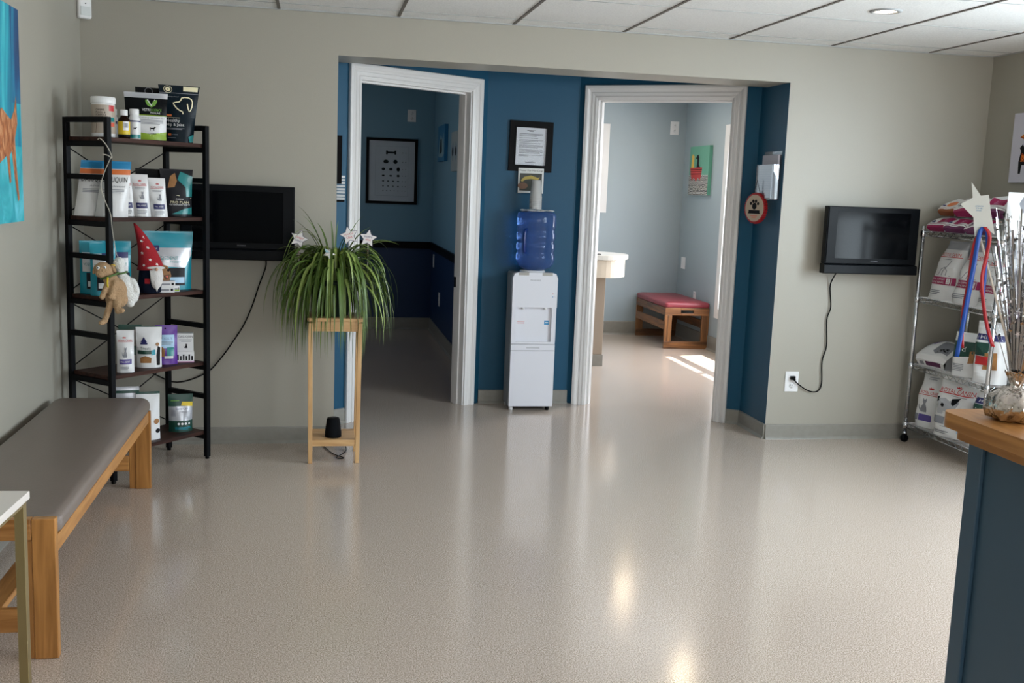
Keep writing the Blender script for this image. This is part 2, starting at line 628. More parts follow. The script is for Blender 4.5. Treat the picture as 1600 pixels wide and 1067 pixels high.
base('baseboard_exam_right', (EX, EY), (EX, 0.13), 0.14)
base('baseboard_dark_back', (XL, CY), (CX, CY), 0.12)
base('baseboard_dark_right', (CX, CY), (CX, 1.3), 0.12)

# door frames
def sweep_u(mb, prof, x0, x1, z1, m):
    """mitred U of casing: prof = closed list of (distance from opening edge, y)"""
    n = len(prof)
    vs = []
    for o, y in prof: vs.append((x0-o, y, 0))
    for o, y in prof: vs.append((x0-o, y, z1+o))
    for o, y in prof: vs.append((x1+o, y, z1+o))
    for o, y in prof: vs.append((x1+o, y, 0))
    fs = []
    for s_ in range(3):
        for i in range(n):
            fs.append((s_*n+i, s_*n+(i+1) % n, (s_+1)*n+(i+1) % n, (s_+1)*n+i))
    fs += [tuple(range(n)), tuple(range(3*n, 4*n))[::-1]]
    mb.add(vs, fs, m)
CASING = [(-0.004, 0), (-0.004, -0.010), (0.006, -0.012), (0.010, -0.008), (0.022, -0.012), (0.030, -0.013), (0.034, -0.009), (0.046, -0.014), (0.052, -0.020), (0.060, -0.024), (0.076, -0.024), (0.080, -0.018), (0.080, 0)]
def door_frame(name, loc, rotz, op):
    e = bpy.data.objects.new(name, None)
    COL.objects.link(e)
    e.location = loc
    e.rotation_euler.z = rotz
    e['kind'] = 'structure'
    mb = MB()
    sweep_u(mb, CASING, op[0], op[1], DZ, TRIM_W)
    sweep_u(mb, [(o, 0.12-y) for o, y in CASING][::-1], op[0], op[1], DZ, TRIM_W)
    mb.build('casing', e)
    mb = MB()
    a, b = op
    mb.box(a-0.001, a+0.014, 0.0, 0.12, 0, DZ, TRIM_W)
    mb.box(b-0.014, b+0.001, 0.0, 0.12, 0, DZ, TRIM_W)
    mb.box(a, b, 0.0, 0.12, DZ-0.014, DZ+0.001, TRIM_W)
    mb.box(a+0.013, a+0.025, 0.045, 0.085, 0, DZ-0.014, TRIM_W)
    mb.box(b-0.025, b-0.013, 0.045, 0.085, 0, DZ-0.014, TRIM_W)
    mb.box(a+0.013, b-0.013, 0.045, 0.085, DZ-0.026, DZ-0.014, TRIM_W)
    mb.build('jamb', e)
    return e
d1 = door_frame('door_1', (AL[0], AL[1], 0), angL, OL)
d2 = door_frame('door_2', (BR_[0], BR_[1], 0), angR, OR_)
mb = MB()
mb.box(OL[1]-0.016, OL[1]-0.0135, 0.090, 0.118, 0.80, 0.87, BLKMET)
mb.build('strike_plate', d1)
for z in (0.25, 1.05, 1.85):
    mb = MB()
    mb.box(OR_[1]-0.016, OR_[1]-0.0135, 0.090, 0.12, z-0.045, z+0.045, BLKMET)
    mb.cyl((OR_[1]-0.016, 0.125, z-0.045), (OR_[1]-0.016, 0.125, z+0.045), 0.006, BLKMET, 10)
    mb.build('hinge', d2)

# windows
def window(name, loc, rotz, x0, x1, z0, z1, cols=2, rail=0.5, cas=0.09):
    e = bpy.data.objects.new(name, None)
    COL.objects.link(e)
    e.location = loc
    e.rotation_euler.z = rotz
    e['kind'] = 'structure'
    mb = MB()
    mb.box(x0-cas, x0, -0.018, 0, z0-cas, z1+cas, TRIM_W)
    mb.box(x1, x1+cas, -0.018, 0, z0-cas, z1+cas, TRIM_W)
    mb.box(x0, x1, -0.018, 0, z1, z1+cas, TRIM_W)
    mb.box(x0, x1, -0.018, 0, z0-cas, z0, TRIM_W)
    mb.build('casing', e)
    mb = MB()
    mb.box(x0, x0+0.035, 0.02, 0.09, z0, z1, TRIM_W)
    mb.box(x1-0.035, x1, 0.02, 0.09, z0, z1, TRIM_W)
    mb.box(x0+0.035, x1-0.035, 0.02, 0.09, z1-0.035, z1, TRIM_W)
    mb.box(x0+0.035, x1-0.035, 0.02, 0.09, z0, z0+0.04, TRIM_W)
    for c in range(1, cols):
        x = x0+(x1-x0)*c/cols
        mb.box(x-0.03, x+0.03, 0.02, 0.09, z0+0.04, z1-0.035, TRIM_W)
    if rail:
        z = z0+(z1-z0)*rail
        for c in range(cols):
            a = x0+(x1-x0)*c/cols+(0.035 if c == 0 else 0.03)
            b = x0+(x1-x0)*(c+1)/cols-(0.035 if c == cols-1 else 0.03)
            mb.box(a, b, 0.02, 0.09, z-0.035, z+0.035, TRIM_W)
    mb.build('sash', e)
    mb = MB()
    mb.box(x0+0.03, x1-0.03, 0.053, 0.057, z0+0.03, z1-0.03, PANE)
    mb.build('pane', e)
    return e
window('window_1', (EX, EY, 0), -pi/2, 1.22, 3.05, 0.42, 2.05, 2, 0.5)
window('window_2', (1.5, EY, 0), 0, 0.45, 1.345, 1.36, 2.08, 1, 0.5, 0.09)
window('window_3', (XR, 0, 0), -pi/2, RW[0][0], RW[0][1], WZ0, WZ1, 2, 0.5)
window('window_4', (XR, 0, 0), -pi/2, RW[1][0], RW[1][1], WZ0, WZ1, 2, 0.5)
window('fill_window', (XL, REAR, 0), pi/2, 10.0, 11.0, 1.2, 2.05, 1, 0.5)  # unseen window, added only to brighten the dark room
window('window_5', (XR, REAR, 0), pi, 0.45, 3.65, 0.45, 2.15, 3, 0)

# ------------------------------------------------------------------ furniture
# steel and board shelf unit standing across the corner
SF, SU, SB = Vector((-0.949, -0.781, 0)), Vector((0.6548, 0.7558, 0)), Vector((-0.7558, 0.6548, 0))
SANG = atan2(SU.y, SU.x)
SLEN, SDEP = 0.594, 0.29
SHELVES = (1.64, 1.27, 0.895, 0.52, 0.15)
def shelf_pt(u, w, z):
    p = SF+SU*u+SB*w
    return (p.x, p.y, z)
sh = thing('shelf_unit', 'tall open shelf unit of black steel and dark brown boards, set across the left corner', 'shelf', (SF.x, SF.y, 0), SANG)
PW = 0.025
for x in (0, SLEN):
    for y in (0, SDEP):
        mb = MB()
        mb.box(x-PW/2, x+PW/2, y-PW/2, y+PW/2, 0.012, 1.73, BLKMET)
        p = mb.build('post', sh, 0.002)
        f = MB()
        f.cyl((x, y, 0), (x, y, 0.014), 0.011, BLACK, 12)
        f.build('foot', p)
for x in (0, SLEN):
    for z in [1.718]+[s-0.032 for s in SHELVES]+[(a+b)/2 for a, b in zip(SHELVES[:-1], SHELVES[1:])]:
        mb = MB()
        mb.box(x-0.0115, x+0.0115, PW/2, SDEP-PW/2, z-0.0125, z+0.0125, BLKMET)
        mb.build('end_rail', sh)
for z in SHELVES:
    mb = MB()
    mb.box(0.002, SLEN-0.002, 0.0135, SDEP-0.0135, z-0.019, z, WALNUT)
    mb.build('board', sh, 0.001)
for a, b in zip(SHELVES[:-1], SHELVES[1:]):
    mb = MB()
    mb.cyl((0.012, SDEP, b+0.02), (SLEN-0.012, SDEP, a-0.05), 0.003, BLKMET, 8)
    mb.cyl((0.012, SDEP+0.006, a-0.05), (SLEN-0.012, SDEP+0.006, b+0.02), 0.003, BLKMET, 8)
    mb.build('cross_brace', sh)

# long bench
BN = thing('bench', 'long oak bench with a grey padded seat along the left wall', 'bench', (-0.98, -1.77, 0))
bx0, bx1, by0, by1 = -0.215, 0.217, -0.925, 0.918
VINYL = M('grey_seat_vinyl', '#766a62', 0.36, var=0.05, scale=4, bump=0.06, bscale=150)
def cushion(mb, x0, x1, y0, y1, z0, z1, r, m, crown=0.012, rc=0.05):
    """upholstered slab with rounded corners and edges"""
    n = 8
    def outline(inset):
        pts = []
        for cx, cy, a0 in ((x1, y1, 0), (x0, y1, 90), (x0, y0, 180), (x1, y0, 270)):
            sx = -1 if cx == x1 else 1
            sy = -1 if cy == y1 else 1
            for k in range(n+1):
                a = radians(a0+90*k/n)
                R = max(rc-inset, 0.004)
                pts.append((cx+sx*rc+R*cos(a), cy+sy*rc+R*sin(a)))
        return pts
    rings = []
    for k in range(5):
        a = pi/2*k/4
        rings.append((r*(1-sin(a))*0.6, z0+r*0.6*(1-cos(a))))
    for k in range(7):
        a = pi/2*k/6
        rings.append((r*(1-cos(a)), z1-r+r*sin(a)))
    for ins, dz in ((r+0.03, crown*0.5), (r+0.08, crown*0.85)):
        rings.append((ins, z1+dz))
    vs, fs = [], []
    for ins, z in rings:
        if ins > rc-0.004:
            e = ins-(rc-0.004)
            base_ = outline(rc-0.004)
            cx, cy = (x0+x1)/2, (y0+y1)/2
            hx, hy = (x1-x0)/2-rc+0.004, (y1-y0)/2-rc+0.004
            vs += [(cx+(x-cx)*(1-e/hx*0.9), cy+(y-cy)*(1-e/hy*0.9), z) for x, y in base_]
        else:
            vs += [(x, y, z) for x, y in outline(ins)]
    N = 4*(n+1)
    for i in range(len(rings)-1):
        for k in range(N):
            fs.append((i*N+k, i*N+(k+1) % N, (i+1)*N+(k+1) % N, (i+1)*N+k))
    fs.append(tuple(range(N))[::-1])
    fs.append(tuple((len(rings)-1)*N+k for k in range(N)))
    mb.add(vs, fs, m, True)
mb = MB()
cushion(mb, bx0+0.005, bx1+0.002, by0+0.035, by1+0.004, 0.376, 0.438, 0.03, VINYL, 0.008, 0.055)
mb.build('seat_pad', BN)
for y in (by0, by1-0.032):
    yt = 0.442 if y == by0 else 0.374
    for x in (bx0, bx1-0.098):
        mb = MB()
        xa, xb = (x+0.03, x+0.098) if x > 0 else (x, x+0.068)
        mb.box(xa, xb, y, y+0.032, 0, yt, OAKZ)
        xa, xb = (x, x+0.0299) if x > 0 else (x+0.0681, x+0.098)
        mb.box(xa, xb, y+0.006, y+0.03, 0, yt-0.068, OAKZ)
        mb.build('leg', BN, 0.003)
    mb = MB()
    mb.box(bx0+0.069, bx1-0.069, y+0.001, y+0.031, yt-0.066, yt, OAKX)
    mb.build('end_rail', BN, 0.003)
    mb = MB()
    mb.box(bx0+0.099, bx1-0.099, y+0.006, y+0.028, 0.085, 0.160, OAKX)
    mb.build('stretcher', BN, 0.003)
for x in (bx0+0.004, bx1-0.030):
    mb = MB()
    mb.box(x, x+0.024, by0+0.034, by1-0.034, 0.322, 0.374, OAKY)
    mb.build('side_rail', BN, 0.003)
mb = MB()
mb.box(-0.035, 0.035, by0+0.030, by1-0.034, 0.112, 0.135, OAKY)
mb.build('long_stretcher', BN, 0.003)

# white topped side table, near left
SD = thing('side_table', 'side table with a white top and slim gold legs, nearest on the left', 'table', (-0.765, -2.95, 0), radians(-3))
MARB = M('white_table_top', '#e0d9d2', 0.3, var=0.05, scale=5)
GOLD = M('satin_brass', '#a3936a', 0.35, 0.85, var=0.04)
mb = MB()
mb.box(-0.42, 0, -0.62, 0, 0.584, 0.606, MARB)
mb.build('table_top', SD, 0.002)
for x in (-0.40, -0.020):
    for y in (-0.60, -0.020):
        mb = MB()
        mb.box(x-0.0125, x+0.0125, y-0.0125, y+0.0125, 0, 0.570, GOLD)
        mb.build('leg', SD, 0.001)
mb = MB()
mb.box(-0.4125, -0.0075, -0.0325, -0.0075, 0.5702, 0.584, GOLD)
mb.box(-0.4125, -0.0075, -0.6125, -0.5875, 0.5702, 0.584, GOLD)
mb.box(-0.4125, -0.3875, -0.587, -0.033, 0.5702, 0.584, GOLD)
mb.box(-0.0325, -0.0075, -0.587, -0.033, 0.5702, 0.584, GOLD)
mb.build('frame', SD)

# plant stand
PS = thing('plant_stand', 'tall slim light wood stand under the drooping plant', 'plant stand', (0.098, -0.33, 0))
for x in (-1, 1):
    for y in (-1, 1):
        mb = MB()
        mb.bar((x*0.122, y*0.122, 0), (x*0.128, y*0.122, 0.748), 0.023, 0.023, PINEZ, (0, 1, 0))
        mb.build('leg', PS, 0.002)
mb = MB()
mb.box(-0.142, 0.142, -0.138, 0.138, 0.757, 0.775, PINEX)
mb.build('top', PS, 0.002)
mb = MB()
for s_ in (-1, 1):
    mb.box(-0.115, 0.115, s_*0.122-0.008, s_*0.122+0.008, 0.705, 0.7565, PINEX)
    mb.box(s_*0.126-0.008, s_*0.126+0.008, -0.11, 0.11, 0.705, 0.7565, PINEX)
mb.build('apron', PS)
mb = MB()
mb.box(-0.113, 0.113, -0.13, 0.13, 0.092, 0.126, PINEX)
mb.build('lower_shelf', PS, 0.002)

# speaker on the lower shelf
FAB = M('black_speaker_fabric', '#0d0f13', 0.75, var=0.2, scale=300)
SP = thing('speaker', 'small black tapered smart speaker on the low shelf of the plant stand', 'speaker', (0.095, -0.385, 0.126))
mb = MB()
mb.lathe([(0.040, 0), (0.044, 0.004), (0.043, 0.03), (0.034, 0.098), (0.032, 0.102)], FAB, 32)
mb.build('body', SP)
mb = MB()
mb.lathe([(0.0315, 0.1022), (0.031, 0.1045), (0.012, 0.105), (0.0, 0.105)], BLACK, 32)
mb.build('top_cap', SP)
mb = MB()
mb.tube(smooth_curve([(0.0, 0.040, 0.012), (0.01, 0.10, 0.012), (0.03, 0.165, 0.0), (0.06, 0.19, -0.075), (0.075, 0.17, -0.1225), (0.02, 0.03, -0.1225), (0.06, 0.02, -0.1225), (0.0, 0.12, -0.1225), (-0.06, 0.33, -0.1225)]), 0.0025, BLACK, 6)
mb.build('power_cord', SP)

# spider plant
PL = thing('spider_plant', 'big spider plant with long drooping green leaves on the slim wooden stand', 'plant', (0.09, -0.33, 0.7755))
POTM = M('dark_green_pot', '#1f2b22', 0.5)
mb = MB()
mb.lathe([(0.075, 0), (0.078, 0.004), (0.105, 0.165), (0.112, 0.17), (0.112, 0.19), (0.103, 0.19), (0.10, 0.16)], POTM, 32)
mb.build('pot', PL)
mb = MB()
mb.lathe([(0.1005, 0.155), (0.06, 0.168), (0.0, 0.17)], M('dark_potting_soil', '#241a13', 0.95, var=0.4, scale=90), 24)
mb.build('soil', PL)
LEAF = M('spider_plant_leaf', '#526b2a', 0.38, var=0.30, scale=7)
LEAF2 = M('spider_plant_leaf_pale', '#83964c', 0.38, var=0.25, scale=7)
rg = random.Random(11)
def leaf(mb, P, w, m, twist=0.0):
    n = 12
    pts = []
    for i in range(n+1):
        t = i/n
        a = (1-t)**3
        b = 3*(1-t)**2*t
        c = 3*(1-t)*t*t
        d = t**3
        pts.append(P[0]*a+P[1]*b+P[2]*c+P[3]*d)
    vs, fs = [], []
    side0 = None
    for i, p in enumerate(pts):
        t = i/n
        tg = (pts[min(i+1, n)]-pts[max(i-1, 0)]).normalized()
        hx = Vector((P[3].x-P[0].x, P[3].y-P[0].y, 0))
        if hx.length < 1e-4:
            hx = Vector((1, 0, 0))
        sd = Vector((-hx.y, hx.x, 0)).normalized()
        sd = (sd*cos(twist*t)+tg.cross(sd)*sin(twist*t)).normalized()
        nm = tg.cross(sd).normalized()
        ww = w*(0.55+0.9*t if t < 0.4 else 0.91*(1-((t-0.4)/0.6)**1.8)+0.03)*0.5
        vs += [p-sd*ww+nm*ww*0.45, p, p+sd*ww+nm*ww*0.45]
    for i in range(n):
        a = i*3
        fs += [(a, a+1, a+4, a+3), (a+1, a+2, a+5, a+4)]
    mb.add(vs, fs, m, True)
mb = MB()
for i in range(390):
    th = rg.uniform(0, 2*pi)
    R = rg.uniform(0.11, 0.30) if rg.random() < 0.8 else rg.uniform(0.28, 0.35)
    rx = 1.0
    if cos(th) < -0.5: rx = 1.06
    c, s_ = cos(th)*rx, sin(th)*0.72
    r0 = rg.uniform(0.0, 0.06)
    rise = rg.uniform(0.02, 0.19)
    zend = rg.uniform(-0.26, 0.02) if R < 0.24 else rg.uniform(-0.20, 0.06)
    if rg.random() < 0.3: zend += 0.12
    z0 = 0.165
    P = [Vector((c*r0, s_*r0, z0)), Vector((c*R*0.35, s_*R*0.35, z0+rise*1.7)), Vector((c*R*1.05, s_*R*1.05, z0+rise*1.3)), Vector((c*R*rg.uniform(0.92, 1.1), s_*R*rg.uniform(0.92, 1.1), zend))]
    if P[3].y > 0.26: P[3].y = 0.26
    leaf(mb, P, rg.uniform(0.012, 0.021), LEAF if rg.random() < 0.8 else LEAF2, rg.uniform(-0.8, 0.8))
for ex, ey, ez in ((-0.19, -0.05, 0.57), (0.15, -0.05, 0.53), (-0.22, 0.0, 0.50), (-0.02, 0.03, 0.50), (0.02, -0.02, 0.50), (-0.13, -0.1, 0.44), (0.20, 0.1, 0.47), (0.10, 0.05, 0.46), (-0.09, 0.1, 0.48), (-0.17, 0.06, 0.52), (0.06, 0.02, 0.42)):
    P = [Vector((ex*0.1, ey*0.1, 0.165)), Vector((ex*0.25, ey*0.3, 0.34)), Vector((ex*0.6, ey*0.7, 0.16+(ez-0.16)*0.9)), Vector((ex, ey, ez))]
    leaf(mb, P, 0.014, LEAF, rg.uniform(-0.5, 0.5))
for ex, ey, ez, rz in ((-0.255, -0.1, 0.26, 0.50), (0.27, -0.05, 0.22, 0.40), (-0.30, 0.05, 0.33, 0.36), (0.32, 0.1, 0.385, 0.40), (0.34, 0.0, 0.38, 0.40), (0.29, 0.12, 0.34, 0.42), (-0.31, -0.05, 0.02, 0.56)):
    P = [Vector((ex*0.08, ey*0.1, 0.165)), Vector((ex*0.3, ey*0.3, rz)), Vector((ex*0.8, ey*0.7, rz+0.02)), Vector((ex, ey, ez))]
    leaf(mb, P, 0.012, LEAF2, 0.3)
mb.build('foliage', PL)

# paper stars stuck into the plant
def star_poly(R, r, rot=0.0, n=5):
    return [((R if k % 2 == 0 else r)*sin(rot+pi*k/n), (R if k % 2 == 0 else r)*cos(rot+pi*k/n)) for k in range(2*n)]
PAPER = M('white_star_card', '#d9d4d3', 0.5)
TINR = M('red_tinsel', '#b3202a', 0.25, 0.6, var=0.4, scale=120)
TINB = M('blue_tinsel', '#1f3fa5', 0.25, 0.6, var=0.4, scale=120)
TINS = M('silver_tinsel', '#d5d8dc', 0.2, 0.8, var=0.3, scale=120)
STICK = M('thin_white_stick', '#cfc8ba', 0.5)
def star_pick(label, loc, rot, rows, tin, R=0.047):
    o = thing('star_pick', label, 'decoration', loc, 0, 'paper stars in the plant')
    mb = MB()
    mb.cyl((0, 0, 0), (0, 0, 0.195), 0.0018, STICK, 8)
    mb.build('stick', o)
    mb = MB()
    zc = 0.225
    mb.T = Matrix.Translation((0, -0.003, zc)) @ Matrix.Rotation(rot, 4, 'Y')
    mb.prism(star_poly(R+0.003, R*0.5+0.003), 0.0004, 0.0022, M('dark_star_rim', '#3b3350', 0.5))
    mb.prism(star_poly(R, R*0.5), -0.0004, 0.0014, PAPER)
    for t, z, w, m in rows:
        mb.text(t, 0, z, w, m, -0.0009)
    mb.build('star', o)
    mb = MB()
    for k in range(40):
        a = rg.uniform(0, 2*pi)
        z = rg.uniform(0.125, 0.178)
        d = Vector((cos(a), sin(a), rg.uniform(-0.6, 0.6))).normalized()*rg.uniform(0.010, 0.019)
        q = Vector((0, 0, z))
        sd = d.cross(Vector((0, 0, 1))).normalized()*0.0016
        mb.add([q-sd, q+sd, q+d+sd*0.5, q+d-sd*0.5], [(0, 1, 2, 3)], tin)
    mb.build('tinsel', o)
    return o
star_pick('white paper star with red foil under it, leftmost of the stars in the plant', (-0.092, -0.36, 0.950), 0.35, [('SWEET', 0.006, 0.045, PRED), ('LAND', -0.010, 0.034, PNAVY)], TINR)
star_pick('white paper star with blue foil under it, middle of the plant', (0.165, -0.36, 0.975), -0.25, [('HOORAY', 0.007, 0.046, PRED), ('USA', -0.009, 0.03, PRED)], TINB)
star_pick('white paper star with red foil under it, rightmost of the stars in the plant', (0.265, -0.34, 0.962), 0.15, [('HAPPY', 0.007, 0.042, PNAVY), ('4TH', -0.009, 0.026, PRED)], TINR)
o = thing('star_pick', 'small shiny silver star low among the plant leaves', 'decoration', (0.062, -0.44, 0.98))
mb = MB()
mb.T = Matrix.Translation((0, 0, 0.13)) @ Matrix.Rotation(0.5, 4, 'Y') @ Matrix.Rotation(-0.4, 4, 'X')
vs = [(x, 0, z) for x, z in star_poly(0.034, 0.017)]+[(0, -0.010, 0), (0, 0.010, 0)]
fs = []
for k in range(10):
    fs += [(k, (k+1) % 10, 10), ((k+1) % 10, k, 11)]
mb.add(vs, fs, M('shiny_star_foil', '#f2f2f2', 0.15, 0.7))
mb.build('star', o)
mb = MB()
mb.cyl((0, 0.002, -0.035), (0, 0.002, 0.12), 0.0018, STICK, 8)
mb.build('stick', o)

# wall televisions
def tv(label, loc, cord, glow, tiltx=0.0, side='l'):
    o = thing('television', label, 'television', loc)
    CASE = M('black_tv_case', '#0a0d11', 0.35)
    mb = MB()
    w, h = 0.30, 0.20
    T = Matrix.Rotation(tiltx, 4, 'X')
    mb.T = T
    mb.box(-w, w, 0, 0.045, -0.142, h, CASE)
    mb.box(-w+0.03, w-0.03, 0.045, 0.065, -0.12, h-0.03, CASE)
    mb.build('case', o, 0.004)
    mb = MB()
    mb.T = T
    bz, bx = 0.032, 0.062
    for a in ((-w+0.008, w-0.008, h-bz, h-0.006), (-w+0.008, w-0.008, -0.136, -0.108)):
        mb.box(a[0], a[1], -0.006, 0.0, a[2], a[3], CASE)
    mb.box(-w+0.008, -w+bx, -0.006, 0.0, -0.108, h-bz, CASE)
    mb.box(w-bx, w-0.008, -0.006, 0.0, -0.108, h-bz, CASE)
    mb.text('SYLVANIA', 0.02, -0.122, 0.045, PGTXT, -0.0065, 0.007)
    mb.build('bezel', o)
    mb = MB()
    mb.T = T
    mb.box(-w+bx, w-bx, -0.003, 0.0, -0.108, h-bz, M('dark_screen_glass', '#06080b', 0.12))
    mb.build('screen', o)
    mb = MB()
    mb.T = T
    pr = [(0.045, -0.200), (-0.012, -0.200), (-0.016, -0.196), (-0.014, -0.150), (-0.006, -0.143), (0.045, -0.143)]
    vs = [(x, y, z) for x in (-w-0.003, w+0.003) for y, z in pr]
    fs = [(i, (i+1) % 6, (i+1) % 6+6, i+6) for i in range(6)]+[tuple(range(6))[::-1], tuple(range(6, 12))]
    mb.add(vs, fs, CASE)
    mb.build('speaker_bar', o)
    mb = MB()
    dy = -loc[1]
    mb.box(-0.11, 0.11, dy-0.016, dy-0.002, -0.10, 0.11, BLKMET)
    mb.box(-0.05, 0.05, 0.060, dy-0.010, -0.05, 0.05, BLKMET)
    mb.build('wall_bracket', o)
    mb = MB()
    mb.tube(smooth_curve([Vector(p)-Vector(loc) for p in cord]), 0.004, BLACK, 6)
    mb.build('power_cord', o)
    return o
tv('black wall television behind the shelf unit, left of the plant', (-0.42, -0.085, 1.238),
   [(-0.275, -0.06, 1.05), (-0.275, -0.03, 1.0), (-0.31, -0.012, 0.90), (-0.345, -0.012, 0.79), (-0.385, -0.012, 0.69), (-0.431, -0.012, 0.611), (-0.517, -0.012, 0.485), (-0.60, -0.012, 0.40), (-0.75, -0.016, 0.35), (-0.88, -0.016, 0.40), (-0.955, -0.018, 0.44)], 0)
tv('black wall television on the right, next to the wire rack', (3.275, -0.13, 1.245),
   [(3.09, -0.09, 1.06), (3.09, -0.03, 1.0), (3.089, -0.012, 0.947), (3.104, -0.012, 0.829), (3.085, -0.012, 0.75), (3.097, -0.012, 0.591), (3.076, -0.012, 0.49), (3.084, -0.012, 0.35), (3.056, -0.012, 0.301), (2.992, -0.014, 0.309), (2.925, -0.018, 0.35), (2.889, -0.022, 0.381)], 1)

# outlets and switch plates
def plate(name, label, cat, loc, rotz, plug=False, toggle=False, w=0.072, h=0.118):
    o = thing(name, label, cat, loc, rotz)
    mb = MB()
    mb.box(-w/2, w/2, -0.006, -0.0005, -h/2, h/2, WHITE)
    mb.build('cover_plate', o, 0.002)
    if toggle:
        mb = MB()
        mb.box(-0.016, 0.016, -0.009, -0.006, -0.033, 0.033, WHITE)
        mb.build('rocker', o, 0.001)
    else:
        for z in (-0.025, 0.025):
            mb = MB()
            mb.lathe([(0.0165, 0), (0.0165, 0.002), (0.0, 0.002)], WHITE, 20)
            mb.v = [Vector((v.x, -0.006-v.z, v.y+z)) for v in mb.v]
            for x in (-0.006, 0.006):
                mb.box(x-0.001, x+0.001, -0.0085, -0.0079, z-0.001, z+0.008, PINK)
            mb.cyl((0, -0.0086, z-0.008), (0, -0.0079, z-0.008), 0.0022, PINK, 8)
            mb.build('socket', o)
    return o
plate('wall_outlet', 'white power outlet low on the wall under the right television', 'outlet', (2.888, 0, 0.362), 0, w=0.088, h=0.125)
PG = thing('power_plug', 'black plug pushed into the outlet under the right television', 'plug', (2.888, 0, 0.387))
mb = MB()
mb.box(-0.014, 0.014, -0.030, -0.0088, -0.012, 0.012, BLACK)
mb.build('plug_body', PG, 0.003)
mb = MB()
mb.tube([(0.0, -0.030, -0.002), (0.004, -0.034, -0.006), (0.010, -0.034, -0.012)], 0.0045, BLACK, 8)
mb.build('strain_relief', PG)
plate('wall_outlet', 'outlet plate high on the dark blue wall above the framed chart', 'outlet', (0.926, CY, 2.165), 0, w=0.085, h=0.12)
plate('wall_outlet', 'outlet plate high on the pale exam room wall, near the corner', 'outlet', (3.629, EY, 2.16), 0, w=0.092, h=0.135)
plate('wall_switch', 'white switch plate on the exam room wall above the red padded bench', 'switch', (EX, 4.44, 0.78+0.0), -pi/2, toggle=True, w=0.12, h=0.12)
plate('wall_outlet', 'small white outlet just above the red padded bench seat', 'outlet', (EX, 4.05, 0.475), -pi/2, w=0.07, h=0.09)
plate('wall_outlet', 'outlet plate low on the navy wall in the dark room', 'outlet', (CX, 4.0, 0.40), -pi/2, w=0.09, h=0.13)
plate('wall_switch', 'switch plate under the black rail in the dark room corner', 'switch', (CX, 4.55, 0.73), -pi/2, toggle=True, w=0.07, h=0.13)

# sensor in the left ceiling corner
AS = thing('motion_sensor', 'white motion sensor in the top left corner of the room', 'sensor', (-1.188, -0.05, 2.255), radians(35))
mb = MB()
mb.box(-0.036, 0.036, -0.020, 0.022, 0, 0.118, WHITE)
mb.build('housing', AS, 0.012)
mb = MB()
mb.box(-0.026, 0.026, -0.0235, -0.0195, 0.015, 0.06, M('frosted_lens', '#cfd3d2', 0.5))
mb.cyl((0.0, -0.0235, 0.075), (0.0, -0.0195, 0.075), 0.003, PINK, 8)
mb.build('lens', AS, 0.004)

# recessed lights
GLOW = emit('warm_lamp_face', '#ffe9cf', 16.0)
def downlight(label, x, y, z, lamp, r=0.075):
    o = thing('ceiling_light', label, 'light', (x, y, z))
    mb = MB()
    mb.lathe([(r, -0.0005), (r, -0.005), (r*0.78, -0.009), (r*0.72, -0.003), (r*0.70, -0.001)], M('grey_trim_ring', '#a2a4a5', 0.5), 40)
    mb.v = [v for v in mb.v]
    mb.build('trim_ring', o)
    mb = MB()
    mb.lathe([(r*0.695, -0.002), (r*0.6, -0.0035), (0.0, -0.004)], lamp, 32)
    mb.build('lamp', o)
    return o
downlight('round recessed light in the waiting room ceiling, top right', 2.66, -1.155, H, GLOW)
GLOW2 = emit('bright_lamp_face', '#ffe9c4', 220.0)
downlight('recessed ceiling light at the far end of the bright exam room', 3.04, 3.62, EH, GLOW2)
downlight('recessed ceiling light nearest the door inside the bright exam room', 2.98, 1.75, EH, GLOW2)

# water cooler
WC = thing('water_cooler', 'white floor standing water cooler between the two doors', 'water cooler', (1.424, 0.84, 0))
GREYP = M('cooler_grey_side', '#8f9296', 0.45)
COOLW = M('cooler_white', '#dcdde4', 0.3, var=0.01)
mb = MB()
mb.box(-0.150, 0.150, 0.012, 0.215, 0.022, 0.925, GREYP)
mb.build('cabinet', WC, 0.012)
mb = MB()
mb.prism([(-0.152, 0.700), (0.152, 0.700), (0.152, 0.895), (0.140, 0.925), (0.115, 0.932), (-0.115, 0.932), (-0.140, 0.925), (-0.152, 0.895)], -0.016, 0.03, COOLW)
mb.rect(-0.115, -0.045, 0.913, 0.9325, M('cooler_notch', '#a7a39c', 0.5), -0.0165)
mb.rect(0.045, 0.115, 0.913, 0.9325, M('cooler_notch'), -0.0165)
mb.text('FRIGIDAIRE', 0.0, 0.882, 0.07, PGTXT, -0.0166)
for i, z in enumerate((0.79, 0.77)):
    mb.rect(0.118, 0.124, z, z+0.006, PRED if i == 0 else PBLUE, -0.0166)
    mb.text('HOT' if i == 0 else 'COLD', 0.134, z+0.003, 0.012, PGTXT, -0.0166)
mb.build('front_panel', WC, 0.002)
mb = MB()
mb.box(-0.150, -0.120, -0.012, 0.03, 0.47, 0.70, COOLW)
mb.box(0.120, 0.150, -0.012, 0.03, 0.47, 0.70, COOLW)
mb.box(-0.120, 0.120, 0.010, 0.03, 0.47, 0.70, COOLW)
mb.box(-0.149, 0.149, -0.014, 0.03, 0.455, 0.47, COOLW)
mb.text('WARNING', -0.085, 0.602, 0.05, PCORAL, 0.0095, 0.006)
mb.text('HOT WATER', -0.085, 0.592, 0.05, PCORAL, 0.0095, 0.006)
mb.rect(0.075, 0.108, 0.583, 0.612, PBLUE, 0.0096)
mb.rect(0.081, 0.102, 0.594, 0.601, PWHITE, 0.0094)
mb.build('dispenser_bay', WC, 0.004)
